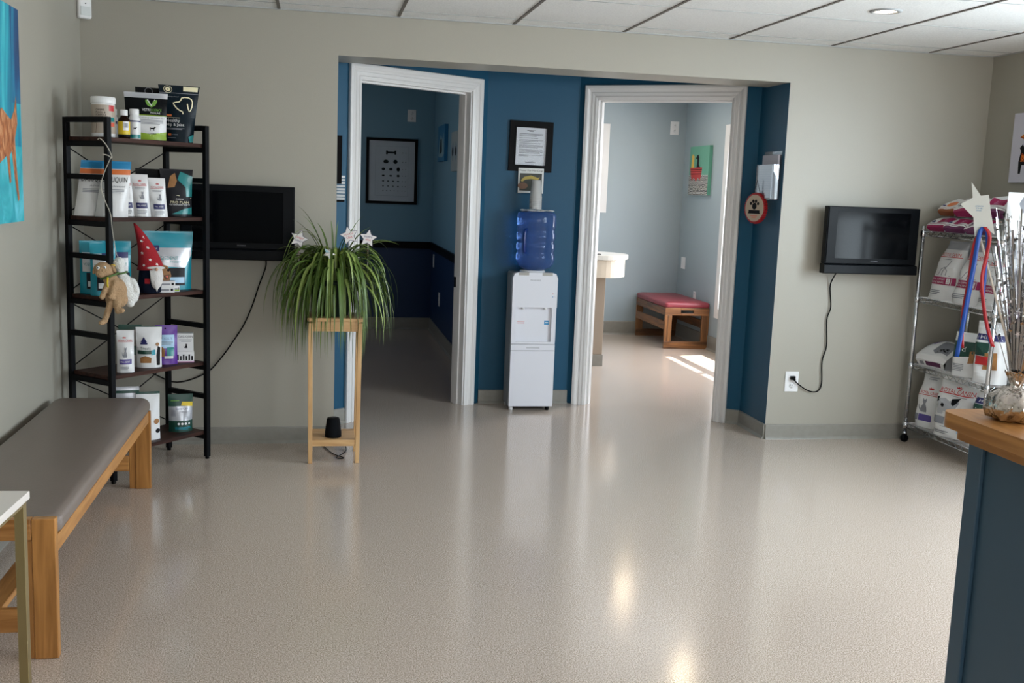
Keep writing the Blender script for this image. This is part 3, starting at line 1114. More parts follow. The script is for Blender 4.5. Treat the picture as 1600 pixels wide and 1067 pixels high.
for x in (-0.075, 0.075):
    mb = MB()
    mb.cyl((x, -0.004, 0.70), (x, -0.004, 0.688), 0.010, WHITE, 14)
    mb.build('tap', WC)
mb = MB()
mb.box(-0.150, 0.150, -0.014, 0.03, 0.030, 0.452, COOLW)
mb.box(-0.150, 0.150, -0.018, -0.013, 0.408, 0.412, M('cooler_seam', '#b5b6bb', 0.5))
mb.box(-0.045, 0.045, -0.0155, -0.0135, 0.425, 0.432, M('cooler_seam'))
mb.build('lower_door', WC, 0.004)
for x in (-0.13, 0.12):
    for y in (0.02, 0.19):
        mb = MB()
        mb.cyl((x, y, 0), (x, y, 0.030), 0.014, WHITE if x < 0 else BLACK, 14)
        mb.build('foot', WC)
mb = MB()
mb.lathe([(0.085, 0.918), (0.085, 0.938), (0.075, 0.942)], WHITE, 32, (0, 0.105, 0))
mb.build('bottle_collar', WC)

BOT = thing('water_bottle', 'big blue water bottle upside down on the white cooler', 'bottle', (1.440, 0.945, 0.9425))
BOTM = M('blue_bottle_plastic', '#80a9e8', 0.06, var=0.0)
bb = BOTM.node_tree.nodes['Principled BSDF']
bb.inputs['Transmission Weight'].default_value = 0.85
bb.inputs['IOR'].default_value = 1.25
prof = [(0.0, 0.0), (0.06, 0.0), (0.105, 0.018), (0.124, 0.045)]
for z0 in (0.055, 0.125, 0.195):
    prof += [(0.124, z0), (0.131, z0+0.010), (0.131, z0+0.045), (0.125, z0+0.056)]
prof += [(0.126, 0.275), (0.131, 0.285), (0.131, 0.355), (0.124, 0.378), (0.10, 0.389), (0.06, 0.385), (0.0, 0.380)]
mb = MB()
mb.lathe(prof, BOTM, 48)
mb.build('bottle_body', BOT)
mb = MB()
mb.tube(smooth_curve([(-0.088, -0.105, 0.12), (-0.100, -0.119, 0.135), (-0.103, -0.122, 0.20), (-0.100, -0.119, 0.255), (-0.088, -0.105, 0.27)]), 0.011, M('navy_bottle_handle', '#16306e', 0.15), 10)
mb.build('handle', BOT)
PL_ = thing('paper_sheet', 'crumpled white paper sheet on top of the blue bottle', 'paper', (1.440, 0.94, 1.3325))
mb = MB()
rg2 = random.Random(3)
vs, fs = [], []
n = 36
for ri, r in enumerate((0.0, 0.05, 0.08, 0.105, 0.112)):
    for k in range(n):
        a = 2*pi*k/n
        j = rg2.uniform(-0.008, 0.008) if ri > 2 else 0
        vs.append(((r+j)*cos(a), (r+j)*sin(a), 0.0005+(rg2.uniform(0, 0.010) if ri > 1 else 0)))
for ri in range(4):
    for k in range(n):
        fs.append((ri*n+k, ri*n+(k+1) % n, (ri+1)*n+(k+1) % n, (ri+1)*n+k))
m_ = len(vs)
mb.add(vs, fs, M('white_paper', '#dcdcda', 0.7))
pt = mb.build('sheet', PL_)
sol = pt.modifiers.new('thickness', 'SOLIDIFY')
sol.thickness = 0.0015
CUPM = M('cloudy_cup_plastic', '#f4f4f2', 0.25, var=0.02)
CUPM.node_tree.nodes['Principled BSDF'].inputs['Transmission Weight'].default_value = 0.55
mb = MB()
mb.lathe([(0.041, 0.0), (0.0425, 0.003), (0.041, 0.007), (0.030, 0.115), (0.028, 0.118), (0.0, 0.118), (0.0, 0.1165), (0.027, 0.1165), (0.029, 0.113), (0.0395, 0.006), (0.041, 0.0)], CUPM, 32)
cup = mb.build('plastic_cup', None, 0, (1.425, 0.93, 1.3455))
ZC = [0.0, 0.014, 0.026, 0.038, 0.05, 0.062, 0.074]
for i, z in enumerate(ZC):
    c = cup if i == 0 else cup.copy()
    if i:
        COL.objects.link(c)
        c.location.z = 1.3455+z
    tag(c, 'clear plastic cup in the stack turned upside down on the blue bottle', 'cup', 'plastic cups stacked on the water bottle')

# framed notice and the sheet below it
NF = thing('framed_notice', 'black framed typed notice on the blue wall above the water cooler', 'frame', (1.407, 1.0845, 1.76), 0)
mb = MB()
mb.T = Matrix.Rotation(radians(0.6), 4, 'Y')
FRM = M('black_frame_wood', '#08080a', 0.5)
def frame_mb(mb, w, h, b, d, m, steps=True):
    for a in ((-w/2, w/2, h/2-b, h/2), (-w/2, w/2, -h/2, -h/2+b)):
        mb.box(a[0], a[1], -d, -0.001, a[2], a[3], m)
    mb.box(-w/2, -w/2+b, -d, -0.001, -h/2+b, h/2-b, m)
    mb.box(w/2-b, w/2, -d, -0.001, -h/2+b, h/2-b, m)
frame_mb(mb, 0.295, 0.333, 0.042, 0.022, FRM)
frame_mb(mb, 0.225, 0.263, 0.008, 0.026, FRM)
mb.build('frame', NF)
mb = MB()
mb.T = Matrix.Rotation(radians(0.6), 4, 'Y')
mb.box(-0.106, 0.106, -0.010, -0.004, -0.125, 0.125, M('notice_paper', '#cfd3da', 0.5))
r3 = random.Random(5)
z = 0.108
mb.rect(-0.03, 0.03, z-0.003, z, M('document_ink', '#4a4b52', 0.6), -0.0105)
mb.rect(-0.015, 0.015, z-0.010, z-0.007, M('document_ink', '#4a4b52', 0.6), -0.0105)
z = 0.085
for para in (3, 1, 2, 1, 3, 4, 2):
    for k in range(para):
        mb.rect(-0.082, 0.082 if k < para-1 else r3.uniform(-0.02, 0.07), z-0.0026, z, M('document_ink', '#4a4b52', 0.6), -0.0105)
        z -= 0.0075
    z -= 0.006
mb.rect(-0.02, 0.02, -0.098, -0.095, M('document_ink', '#4a4b52', 0.6), -0.0105)
mb.rect(-0.035, 0.035, -0.106, -0.103, M('document_ink', '#4a4b52', 0.6), -0.0105)
mb.build('document', NF)
mb = MB()
mb.T = Matrix.Rotation(radians(0.6), 4, 'Y')
mb.rect(-0.106, 0.106, -0.125, 0.125, clear('frame_glass', '#ffffff', 0.04), -0.014)
mb.build('glass', NF)
NS = MB()
NS.box(-0.0875, 0.0875, -0.003, 0, -0.083, 0.083, M('sheet_paper', '#d8d9d6', 0.6))
NS.text('Water For Hot Dogs', 0, 0.066, 0.165, PINK, -0.0035, 0.015)
NS.rect(-0.078, 0.075, -0.068, 0.048, M('photo_dark_green', '#2c3128', 0.5, var=0.4, scale=30), -0.0033)
NS.flat([(-0.07, 0.0), (-0.045, 0.025), (0.0, 0.035), (0.05, 0.02), (0.06, 0.028), (0.05, 0.005), (0.0, 0.012), (-0.04, 0.005), (-0.06, -0.01)], M('photo_yellow', '#b09a3f', 0.5), -0.0036)
NS.flat([(-0.055+0.035*cos(a), -0.035+0.022*sin(a)) for a in [2*pi*k/18 for k in range(18)]], M('photo_brown', '#7d5a44', 0.5), -0.0036)
NS.flat([(0.01, -0.02), (0.05, 0.0), (0.07, -0.02), (0.06, -0.055), (0.02, -0.05)], M('photo_dark', '#15130f', 0.5), -0.0036)
tag(NS.build('notice_sheet', None, 0, (1.412, 1.0565, 1.533)), 'white sheet reading Water For Hot Dogs with a picture, above the cooler', 'sign')

# clear leaflet holder on the right return wall
LH = thing('leaflet_holder', 'clear plastic leaflet holder on the narrow blue wall right of the doors', 'holder', (2.7365, 0.16, 1.468), -pi/2)
mb = MB()
mb.box(-0.125, 0.125, -0.004, -0.001, 0, 0.29, ACRYL)
mb.box(-0.125, 0.125, -0.050, -0.047, 0.01, 0.21, ACRYL)
mb.box(-0.125, 0.125, -0.047, -0.004, 0.0, 0.004, ACRYL)
mb.box(-0.125, -0.122, -0.047, -0.004, 0.004, 0.21, ACRYL)
mb.box(0.122, 0.125, -0.047, -0.004, 0.004, 0.21, ACRYL)
mb.build('pocket', LH)
LFM = M('leaflet_paper', '#b7b4bd', 0.6, var=0.04)
for i, (a, b, h, y) in enumerate(((-0.115, 0.112, 0.265, -0.010), (-0.105, 0.118, 0.262, -0.020), (-0.118, 0.09, 0.205, -0.030), (-0.112, 0.086, 0.20, -0.040))):
    mb = MB()
    mb.box(a, b, y-0.003, y+0.003, 0.0, h, LFM)
    if i == 3:
        for k in range(12):
            mb.rect(-0.10, 0.075, 0.02+k*0.014, 0.0215+k*0.014, M('leaflet_ink', '#9b97a3', 0.6), y-0.0034)
    o = mb.build('leaflet', None, 0, (2.7365, 0.16, 1.4725), -pi/2)
    tag(o, ['tallest leaflet at the back of the clear holder', 'second tall leaflet in the clear holder, shifted to the right', 'short leaflet in the middle of the clear holder', 'frontmost printed leaflet in the clear holder'][i], 'leaflet', 'leaflets in the wall holder')
RS = thing('round_sign', 'round red edged hanging sign with a paw, in front of the leaflet holder', 'sign', (2.67, 0.215, 1.412), radians(-72))
mb = MB()
RIMR = M('red_scalloped_rim', '#a32025', 0.4)
poly = [((0.092+0.004*cos(k*pi))*sin(2*pi*k/72), (0.092+0.004*cos(k*pi))*cos(2*pi*k/72)) for k in range(72)]
mb.prism(poly, -0.012, 0.012, RIMR)
mb.build('rim', RS)
mb = MB()
circ = lambda r, cx=0, cz=0, n=28, sx=1: [(cx+r*sx*sin(2*pi*k/n), cz+r*cos(2*pi*k/n)) for k in range(n)]
mb.prism(circ(0.082, n=48), -0.014, -0.0121, M('bleached_wood_disc', '#b9a893', 0.6))
for cx, cz, r in ((-0.032, 0.028, 0.010), (-0.012, 0.042, 0.011), (0.012, 0.042, 0.011), (0.032, 0.028, 0.010), (0.0, 0.012, 0.021)):
    mb.flat(circ(r, cx, cz, 18), PINK, -0.0145)
mb.flat([(-0.05, -0.012), (0.05, -0.012), (0.05, -0.026), (0.058, -0.034), (-0.058, -0.034), (-0.05, -0.026)], PINK, -0.0145)
mb.rect(-0.03, 0.03, -0.050, -0.046, PCORAL, -0.0145)
mb.rect(-0.02, 0.02, -0.060, -0.056, PCORAL, -0.0145)
mb.build('face', RS)
mb = MB()
mb.tube([(-0.03, 0, 0.085), (0.0, -0.002, 0.17), (0.03, 0, 0.085)], 0.0016, M('twine', '#3c342e', 0.8), 6)
mb.build('twine', RS)
# things on the left return wall, seen edge-on
WF = thing('wall_frame', 'thin dark frame on the blue wall just left of the left door, seen edge-on', 'frame', (0.1045, 0.25, 1.60), pi/2)
mb = MB()
frame_mb(mb, 0.20, 0.27, 0.015, 0.030, FRM)
mb.build('frame', WF)
mb = MB()
mb.box(-0.085, 0.085, -0.022, -0.002, -0.12, 0.12, M('notice_paper'))
mb.build('document', WF)
CH = thing('card_holder', 'narrow holder of white cards left of the left door, below the thin frame', 'holder', (0.1045, 0.33, 1.36), pi/2)
mb = MB()
mb.box(-0.05, 0.05, -0.05, -0.0005, 0, 0.012, BLACK)
mb.box(-0.05, 0.05, -0.004, -0.0005, 0.012, 0.17, BLACK)
mb.build('rack', CH)
mb = MB()
for k in range(8):
    mb.box(-0.045, 0.045, -0.052, -0.006, 0.014+k*0.018, 0.026+k*0.018, M('white_paper'))
mb.build('cards', CH)

# ------------------------------------------------------------------ packets, bags and bottles
DOG_STAND = [(-0.5, 0.0), (-0.42, 0.0), (-0.40, 0.25), (-0.30, 0.34), (0.12, 0.30), (0.16, 0.0), (0.25, 0.0), (0.27, 0.40), (0.36, 0.62), (0.50, 0.60), (0.52, 0.72), (0.40, 0.82), (0.34, 0.95), (0.28, 0.82), (0.20, 0.66), (-0.34, 0.58), (-0.46, 0.72), (-0.52, 0.70), (-0.44, 0.50)]
CAT_SIT = [(-0.30, 0.0), (0.26, 0.0), (0.30, 0.12), (0.24, 0.40), (0.14, 0.62), (0.22, 0.78), (0.20, 1.0), (0.10, 0.90), (-0.02, 0.90), (-0.12, 1.0), (-0.14, 0.76), (-0.06, 0.60), (-0.22, 0.45), (-0.32, 0.22), (-0.46, 0.30), (-0.52, 0.52), (-0.58, 0.50), (-0.52, 0.20)]
CROWN = [(-0.5, 0.0), (0.5, 0.0), (0.6, 0.7), (0.28, 0.35), (0.2, 0.95), (0.0, 0.4), (-0.2, 0.95), (-0.28, 0.35), (-0.6, 0.7)]
def place(poly, cu, cv, su, sv):
    return [(cu+x*su, cv+y*sv) for x, y in poly]
def stroke(pts, wu, wv):
    """closed outline of a polyline with a given half width (u and v scales)"""
    L, R = [], []
    for i, p in enumerate(pts):
        a, b = pts[max(i-1, 0)], pts[min(i+1, len(pts)-1)]
        dx, dy = (b[0]-a[0])/wu, (b[1]-a[1])/wv
        d = sqrt(dx*dx+dy*dy) or 1
        L.append((p[0]-dy/d*wu, p[1]+dx/d*wv))
        R.append((p[0]+dy/d*wu, p[1]-dx/d*wv))
    return L, R

def pouch_mb(W_, H_, D_, body, bands=(), decals=(), kind='pouch', back=None, seed=0, taper=0.0, lean=0.0, curl=0.0, skew=0.0, wr=0.004, sidem=None, mb=None, T=None):
    """film bag: u 0..1 across the front, v 0..1 up the front. Front faces -y"""
    mb = mb or MB()
    if T is not None:
        mb.T = T
    rs = random.Random(seed)
    ph = [rs.uniform(0, 6.28) for _ in range(6)]
    def thick(v):
        if kind == 'pouch':
            return D_/2*max(0.03, (1-v**1.7)*0.98)
        if v < 0.55:
            return D_/2
        return D_/2*max(0.03, 1-((v-0.55)/0.43)**1.4 if v < 0.98 else 0.03)
    p_ = 2.4 if kind == 'pouch' else 7.0
    def half(v):
        w = W_/2*(1+taper*(v-0.5))
        if kind == 'pouch':
            w *= 1-0.03*sin(pi*v)
        else:
            w *= 1+0.02*sin(pi*v)
        return w
    def side(u, v, sgn, off=0.0):
        s_ = 2*u-1
        w = half(v)
        t = thick(v)
        prof_ = max(0.0, 1-abs(s_)**p_)
        y = t*(0.12+0.88*prof_) if kind != 'pouch' else t*(0.04+0.96*prof_)
        y += wr*(sin(9*u+ph[0]+5*v)*sin(11*v+ph[1])+0.6*sin(17*v+ph[2]+6*u))*min(1, t*40)*0.5
        z = v*H_
        yy = lean*v*v*H_ + curl*max(0, v-0.7)**2*H_
        return Vector((s_*w+skew*v*H_, (-(y+off) if sgn < 0 else y+off)+yy, z))
    vset = sorted(set([i/18 for i in range(19)]+[b[0] for b in bands]+[b[1] for b in bands]+[0.02, 0.97]))
    uset = [0, 0.02, 0.06, 0.12, 0.2, 0.3, 0.4, 0.5, 0.6, 0.7, 0.8, 0.88, 0.94, 0.98, 1.0]
    nu, nv = len(uset), len(vset)
    def bandmat(v, sgn):
        for b in bands:
            if b[0] <= v <= b[1] and (sgn < 0 or len(b) < 4 or b[3]):
                return b[2]
        return body if sgn < 0 else (back or body)
    for sgn in (-1, 1):
        for j in range(nv-1):
            row = [side(u, vset[j], sgn) for u in uset]+[side(u, vset[j+1], sgn) for u in uset]
            fs = [(i, i+1, i+1+nu, i+nu) if sgn < 0 else (i+1, i, i+nu, i+1+nu) for i in range(nu-1)]
            mb.add(row, fs, bandmat((vset[j]+vset[j+1])/2, sgn), True)
    for u, flip in ((0.0, 1), (1.0, 0)):
        for j in range(nv-1):
            q = [side(u, vset[j], -1), side(u, vset[j], 1), side(u, vset[j+1], 1), side(u, vset[j+1], -1)]
            mb.add(q, [(0, 1, 2, 3)] if not flip else [(3, 2, 1, 0)], sidem or bandmat((vset[j]+vset[j+1])/2, -1), False)
    for v, flip in ((0.0, 0), (1.0, 1)):
        row = [side(u, v, -1) for u in uset]+[side(u, v, 1) for u in uset]
        fs = [(i, i+nu, i+nu+1, i+1) for i in range(nu-1)]
        mb.add(row, fs, bandmat(v, -1))
    off = 0.0010
    for d in decals:
        off += 0.00025
        fn = lambda a, b, o=off: side(a, b, -1, o)
        if d[0] == 'r':
            mb.rect(d[1], d[2], d[3], d[4], d[5], 0, fn, 12)
        elif d[0] == 't':
            vs, fs, asp = text_geo(d[1])
            w = d[4]
            h = (d[6] if len(d) > 6 else w*W_/asp/H_)
            mb.add([fn(d[2]+a*w, d[3]+b*h) for a, b in vs], fs, d[5])
        elif d[0] == 'p':
            mb.flat(d[1], d[2], 0, fn, 0.09)
        elif d[0] == 'd':
            n = 22
            mb.flat([(d[1]+d[3]*cos(2*pi*k/n), d[2]+d[3]*W_/H_*sin(2*pi*k/n)) for k in range(n)], d[4], 0, fn, 0.09)
        elif d[0] == 's':
            L, R = stroke(d[1], d[2], d[2]*W_/H_)
            vs = [fn(*p) for p in L]+[fn(*p) for p in R]
            n = len(L)
            mb.add(vs, [(i, i+n, i+n+1, i+1) for i in range(n-1)], d[3])
        elif d[0] == 'l':                       # block of fine print
            _, u0, u1, v0, v1, k, m = d
            for q in range(k):
                vv = v1-(v1-v0)*(q+0.5)/k
                mb.rect(u0, u1-(0.15*(u1-u0) if q == k-1 else 0), vv-(v1-v0)/k*0.22, vv+(v1-v0)/k*0.22, m, 0, fn, 4)
    return mb
def packet(name, label, cat, loc, rotz, group=None, **kw):
    o = pouch_mb(**kw).build(name, None, 0, loc, rotz)
    return tag(o, label, cat, group)

deg = radians
G1, G2, G3, G4, G5 = 'products on the top board', 'packets on the second board', 'things on the third board', 'packets on the fourth board', 'packets on the bottom board'

# top board
z = SHELVES[0]+0.0005
TUB = thing('supplement_tub', 'white lidded supplement tub with a beige label, left end of the top board', 'tub', shelf_pt(0.075, 0.12, z), deg(8), G1)
mb = MB()
mb.lathe([(0.050, 0), (0.053, 0.004), (0.053, 0.150), (0.050, 0.155)], WHITE, 40)
R_ = 0.0535
def wrap(a, b, r=R_):
    return Vector((r*sin(a/r), -r*cos(a/r), b))
mb.rect(-0.075, 0.075, 0.018, 0.148, PBEIGE, 0, wrap, 24)
w2 = lambda a, b: wrap(a, b, 0.0541)
mb.text('CANINE', -0.012, 0.125, 0.040, PINK, 0, 0.009, w2)
mb.text('MUSCLE &', -0.010, 0.113, 0.044, PINK, 0, 0.009, w2)
mb.text('FORMULA', -0.008, 0.101, 0.048, PINK, 0, 0.009, w2)
mb.rect(0.028, 0.058, 0.120, 0.147, PRED, 0, w2, 6)
mb.rect(0.03, 0.06, 0.072, 0.092, PDTEAL, 0, w2, 6)
mb.rect(0.03, 0.06, 0.050, 0.068, PCORAL, 0, w2, 6)
mb.flat([(-0.035, 0.02), (-0.03, 0.06), (-0.02, 0.088), (0.0, 0.085), (0.006, 0.06), (0.012, 0.02)], M('brown_dog_print', '#5d443c', 0.5), 0, w2)
mb.build('tub', TUB)
mb = MB()
mb.lathe([(0.0545, 0.1555), (0.0555, 0.158), (0.0555, 0.182), (0.052, 0.186), (0.0, 0.1865)], WHITE, 40)
mb.build('lid', TUB)
def bottle(label, loc, r, h, body, labelm, extra, capm=WHITE, capr=0.6):
    o = thing('medicine_bottle', label, 'bottle', loc, deg(8), 'small bottles on the top board')
    hb = h*0.62
    mb = MB()
    mb.lathe([(r*0.92, 0), (r, 0.003), (r, hb), (r*0.9, hb+r*0.35), (r*capr*0.95, hb+r*0.7), (r*capr*0.9, h*0.80)], body, 32)
    wf = lambda a, b: Vector(((r+0.0006)*sin(a/r), -(r+0.0006)*cos(a/r), b))
    mb.rect(-r*1.4, r*1.4, 0.010, hb-0.004, labelm, 0, wf, 18)
    wf2 = lambda a, b: Vector(((r+0.0012)*sin(a/r), -(r+0.0012)*cos(a/r), b))
    for e in extra:
        if e[0] == 'r':
            mb.rect(e[1]*r, e[2]*r, e[3]*hb, e[4]*hb, e[5], 0, wf2, 8)
        else:
            mb.flat(place(e[1], e[2]*r, e[3]*hb, e[4]*r, e[4]*r), e[5], 0, wf2)
    mb.build('bottle', o)
    mb = MB()
    mb.lathe([(r*capr, h*0.80), (r*capr*1.04, h*0.81), (r*capr*1.04, h*0.985), (r*capr*0.95, h), (0, h)], capm, 28)
    mb.build('cap', o)
bottle('white bottle half hidden behind the brown bottle, top board', shelf_pt(0.175, 0.18, z), 0.027, 0.140, WHITE, PWHITE, [('r', -0.9, 0.9, 0.8, 0.95, PNAVY)], WHITE, 0.72)
bottle('small brown bottle with a yellow label and white cap, top board', shelf_pt(0.143, 0.06, z), 0.027, 0.132, M('dark_amber_glass', '#1d100a', 0.1), PYEL, [('r', -0.15, 0.85, 0.45, 0.95, PWHITE), ('r', -0.05, 0.75, 0.6, 0.85, PGTXT), ('r', -1.4, 1.4, 0.09, 0.22, PINK)])
bottle('white bottle with a teal stripe at its foot, beside the brown bottle', shelf_pt(0.215, 0.075, z), 0.028, 0.142, WHITE, PWHITE, [('r', -1.2, 1.2, 0.06, 0.25, PDTEAL), ('p', DOG_STAND, 0.15, 0.5, 0.55, PINK), ('r', -1.3, 1.3, 0.92, 0.99, PNAVY)], WHITE, 0.75)
packet('treat_pouch', 'plain black pouch mostly hidden at the back of the top board', 'pouch', shelf_pt(0.46, 0.235, z), deg(12), G1, W_=0.16, H_=0.268, D_=0.045, body=PBLACK, seed=3, decals=[('d', 0.4, 0.93, 0.12, PGTXT), ('d', 0.4, 0.93, 0.105, PBLACK)])
LEAFP = [(0, 0), (-0.35, 0.25), (-0.5, 0.75), (-0.45, 0.95), (-0.15, 0.75), (0.0, 0.3)]
LEAFQ = [(-x, y) for x, y in LEAFP]
packet('treat_pouch', 'black pouch with a green leaf mark and white and lime label, top board', 'pouch', shelf_pt(0.350, 0.15, z), deg(10), G1, W_=0.195, H_=0.232, D_=0.07, body=PBLACK, taper=0.1, seed=4,
       bands=[(0.89, 1.0, PGREY)],
       decals=[('p', [(0.0+0.30*0, 0.02), (1.0, 0.02), (1.0, 0.52), (0.30, 0.52), (0.28, 0.30), (0.25, 0.02)], PWHITE),
               ('p', [(0.25, 0.02), (1.0, 0.02), (1.0, 0.20), (0.62, 0.14), (0.30, 0.17)], PLIME), ('r', 0.27, 1.0, 0.525, 0.54, PLIME),
               ('p', place(LEAFP, 0.62, 0.70, 0.28, 0.17), PLEAF), ('p', place(LEAFQ, 0.62, 0.70, 0.28, 0.17), PLEAF), ('s', [(0.53, 0.86), (0.62, 0.74), (0.71, 0.86)], 0.014, PWHITE),
               ('t', 'VETRI', 0.50, 0.645, 0.20, PWHITE, 0.055), ('t', 'SCIENCE', 0.74, 0.645, 0.26, PLEAF, 0.055), ('t', 'PRO LINE', 0.72, 0.585, 0.24, PWHITE, 0.035),
               ('t', 'CANINE ADVANCED', 0.64, 0.475, 0.62, PGTXT, 0.03), ('l', 0.36, 0.92, 0.34, 0.44, 4, PGTXT), ('p', place(DOG_STAND, 0.66, 0.21, 0.14, 0.10), PINK), ('t', 'CHEWS', 0.64, 0.15, 0.2, PINK, 0.03)])
HEAD = [(0.60, 0.505), (0.585, 0.545), (0.50, 0.565), (0.42, 0.60), (0.35, 0.655), (0.33, 0.69), (0.40, 0.705), (0.49, 0.715), (0.535, 0.745), (0.56, 0.785), (0.64, 0.80), (0.74, 0.797), (0.82, 0.77), (0.86, 0.72), (0.855, 0.64), (0.82, 0.57), (0.785, 0.555), (0.745, 0.61), (0.715, 0.69)]
packet('treat_pouch', 'tall blue-black pouch with a white dog head outline, right end of the top board', 'pouch', shelf_pt(0.518, 0.105, z), deg(12), G1, W_=0.166, H_=0.282, D_=0.07, body=PSLATE, taper=0.42, seed=5, lean=-0.02,
       decals=[('r', 0.0, 1.0, 0.86, 0.868, PGTXT), ('d', 0.22, 0.925, 0.105, PGOLD), ('d', 0.22, 0.925, 0.095, PSLATE), ('d', 0.22, 0.925, 0.062, PGOLD), ('d', 0.22, 0.925, 0.02, PINK), ('r', 0.60, 0.96, 0.905, 0.985, PGOLD), ('t', 'vetoquinol', 0.30, 0.80, 0.36, PGTXT, 0.028),
               ('s', HEAD, 0.016, PGOLD), ('r', 0.08, 0.26, 0.455, 0.49, PORANGE), ('r', 0.08, 0.50, 0.43, 0.435, PGOLD),
               ('t', 'Healthy', 0.29, 0.375, 0.42, PWHITE), ('t', 'Hip & Joint', 0.36, 0.305, 0.56, PWHITE), ('l', 0.08, 0.66, 0.22, 0.255, 2, PGTXT), ('r', 0.10, 0.20, 0.12, 0.155, PORANGE), ('t', '60 CHEWS', 0.32, 0.138, 0.2, PGTXT, 0.024), ('l', 0.08, 0.40, 0.07, 0.09, 1, PGTXT), ('p', [(0.80, 0.10), (0.99, 0.16), (0.99, 0.02), (0.86, 0.01)], PDTEAL)])

# second board
z = SHELVES[1]+0.0005
def das(label, loc, rz, s):
    packet('treat_pouch', label, 'pouch', loc, rz, G2, W_=0.138, H_=0.262, D_=0.085, body=PWHITE, taper=-0.15, seed=s, lean=0.06, skew=0.11,
           bands=[(0.86, 1.0, PBLUE)], decals=[('r', 0, 1, 0.76, 0.85, PORANGE), ('t', 'DASUQUIN', 0.5, 0.66, 0.84, PINK, 0.11), ('t', 'Advanced', 0.62, 0.55, 0.5, PGTXT, 0.035), ('l', 0.15, 0.85, 0.42, 0.5, 3, PGTXT)])
das('white pouch with blue top and orange band, leftmost on the second board', shelf_pt(0.066, 0.215, z), deg(16), 8)
das('white pouch with blue top and orange band, second from the left, behind the steel post', shelf_pt(0.098, 0.105, z), deg(6), 9)
def rc(label, loc, rz, s, h=0.205, ln=-0.05):
    packet('treat_pouch', label, 'pouch', loc, rz, G2, W_=0.082, H_=h, D_=0.045, body=PWHITE, seed=s, lean=ln, taper=-0.05, skew=-0.06,
           decals=[('p', place(CROWN, 0.52, 0.83, 0.16, 0.05), PRED), ('t', 'ROYAL CANIN', 0.5, 0.765, 0.74, PRED, 0.045), ('r', 0.1, 0.9, 0.725, 0.733, PRED), ('l', 0.2, 0.8, 0.64, 0.69, 2, PGTXT),
                   ('p', place(CAT_SIT, 0.62, 0.42, 0.32, 0.18), PGTXT), ('r', 0.22, 0.86, 0.20, 0.33, PNAVY), ('t', 'PILL ASSIST', 0.54, 0.27, 0.5, PWHITE, 0.035), ('l', 0.25, 0.8, 0.06, 0.16, 3, PGTXT)])
rc('white cat treat pouch with red lettering, left of three on the second board', shelf_pt(0.225, 0.15, z), deg(10), 11)
rc('white cat treat pouch with red lettering, middle of three on the second board', shelf_pt(0.278, 0.105, z), deg(10), 12)
rc('white cat treat pouch with red lettering, frontmost of three on the second board', shelf_pt(0.348, 0.065, z), deg(14), 13, 0.19)
packet('treat_pouch', 'black pouch at the back behind the dark and teal pouch', 'pouch', shelf_pt(0.43, 0.215, z), deg(14), G2, W_=0.15, H_=0.235, D_=0.05, body=PBLACK, seed=14)
packet('treat_pouch', 'charcoal and teal pouch on the second board, right end', 'pouch', shelf_pt(0.505, 0.115, z), deg(16), G2, W_=0.155, H_=0.238, D_=0.07, body=PCHAR, seed=15, taper=0.1,
       decals=[('p', [(0.62, 0.95), (1.0, 0.85), (1.0, 0.42), (0.80, 0.42), (0.78, 0.62), (0.52, 0.78)], PDTEAL), ('p', [(0.0, 0.05), (1.0, 0.05), (1.0, 0.30), (0.0, 0.18)], PCHAR), ('p', [(0.2, 0.6), (0.3, 0.85), (0.45, 0.92), (0.5, 0.75), (0.42, 0.62)], PTAN),
               ('s', [(0.02, 0.39), (0.5, 0.45), (0.98, 0.39)], 0.008, PGOLD), ('t', 'PURINA', 0.58, 0.37, 0.26, PWHITE, 0.03), ('t', 'PRO PLAN', 0.58, 0.305, 0.62, PGOLD, 0.05), ('t', 'VETERINARY DIETS', 0.58, 0.25, 0.7, PWHITE, 0.028), ('p', [(0.3, 0.05), (1.0, 0.05), (1.0, 0.2), (0.7, 0.16)], PDTEAL)])

# third board
z = SHELVES[2]+0.0005
def teal(label, loc, rz, s, w=0.115):
    packet('dental_chew_bag', label, 'pouch', loc, rz, G3, W_=w, H_=0.255, D_=0.08, body=PTEAL, seed=s,
           decals=[('r', 0.1, 0.9, 0.42, 0.78, PWHITE), ('r', 0.45, 0.9, 0.68, 0.79, PNAVY), ('t', 'VEGGIEDENT', 0.5, 0.56, 0.72, PDTEAL, 0.05), ('r', 0.25, 0.95, 0.1, 0.4, PCHAR), ('r', 0.3, 0.9, 0.14, 0.24, PWHITE)])
teal('teal dental chew bag, far left on the third board behind the steel rail', shelf_pt(0.078, 0.225, z), deg(14), 21)
teal('teal dental chew bag just left of the front steel post, third board', shelf_pt(0.060, 0.125, z), deg(14), 22)
teal('teal and white dental chew bag behind the two hanging plush toys', shelf_pt(0.175, 0.165, z), deg(8), 23, 0.13)
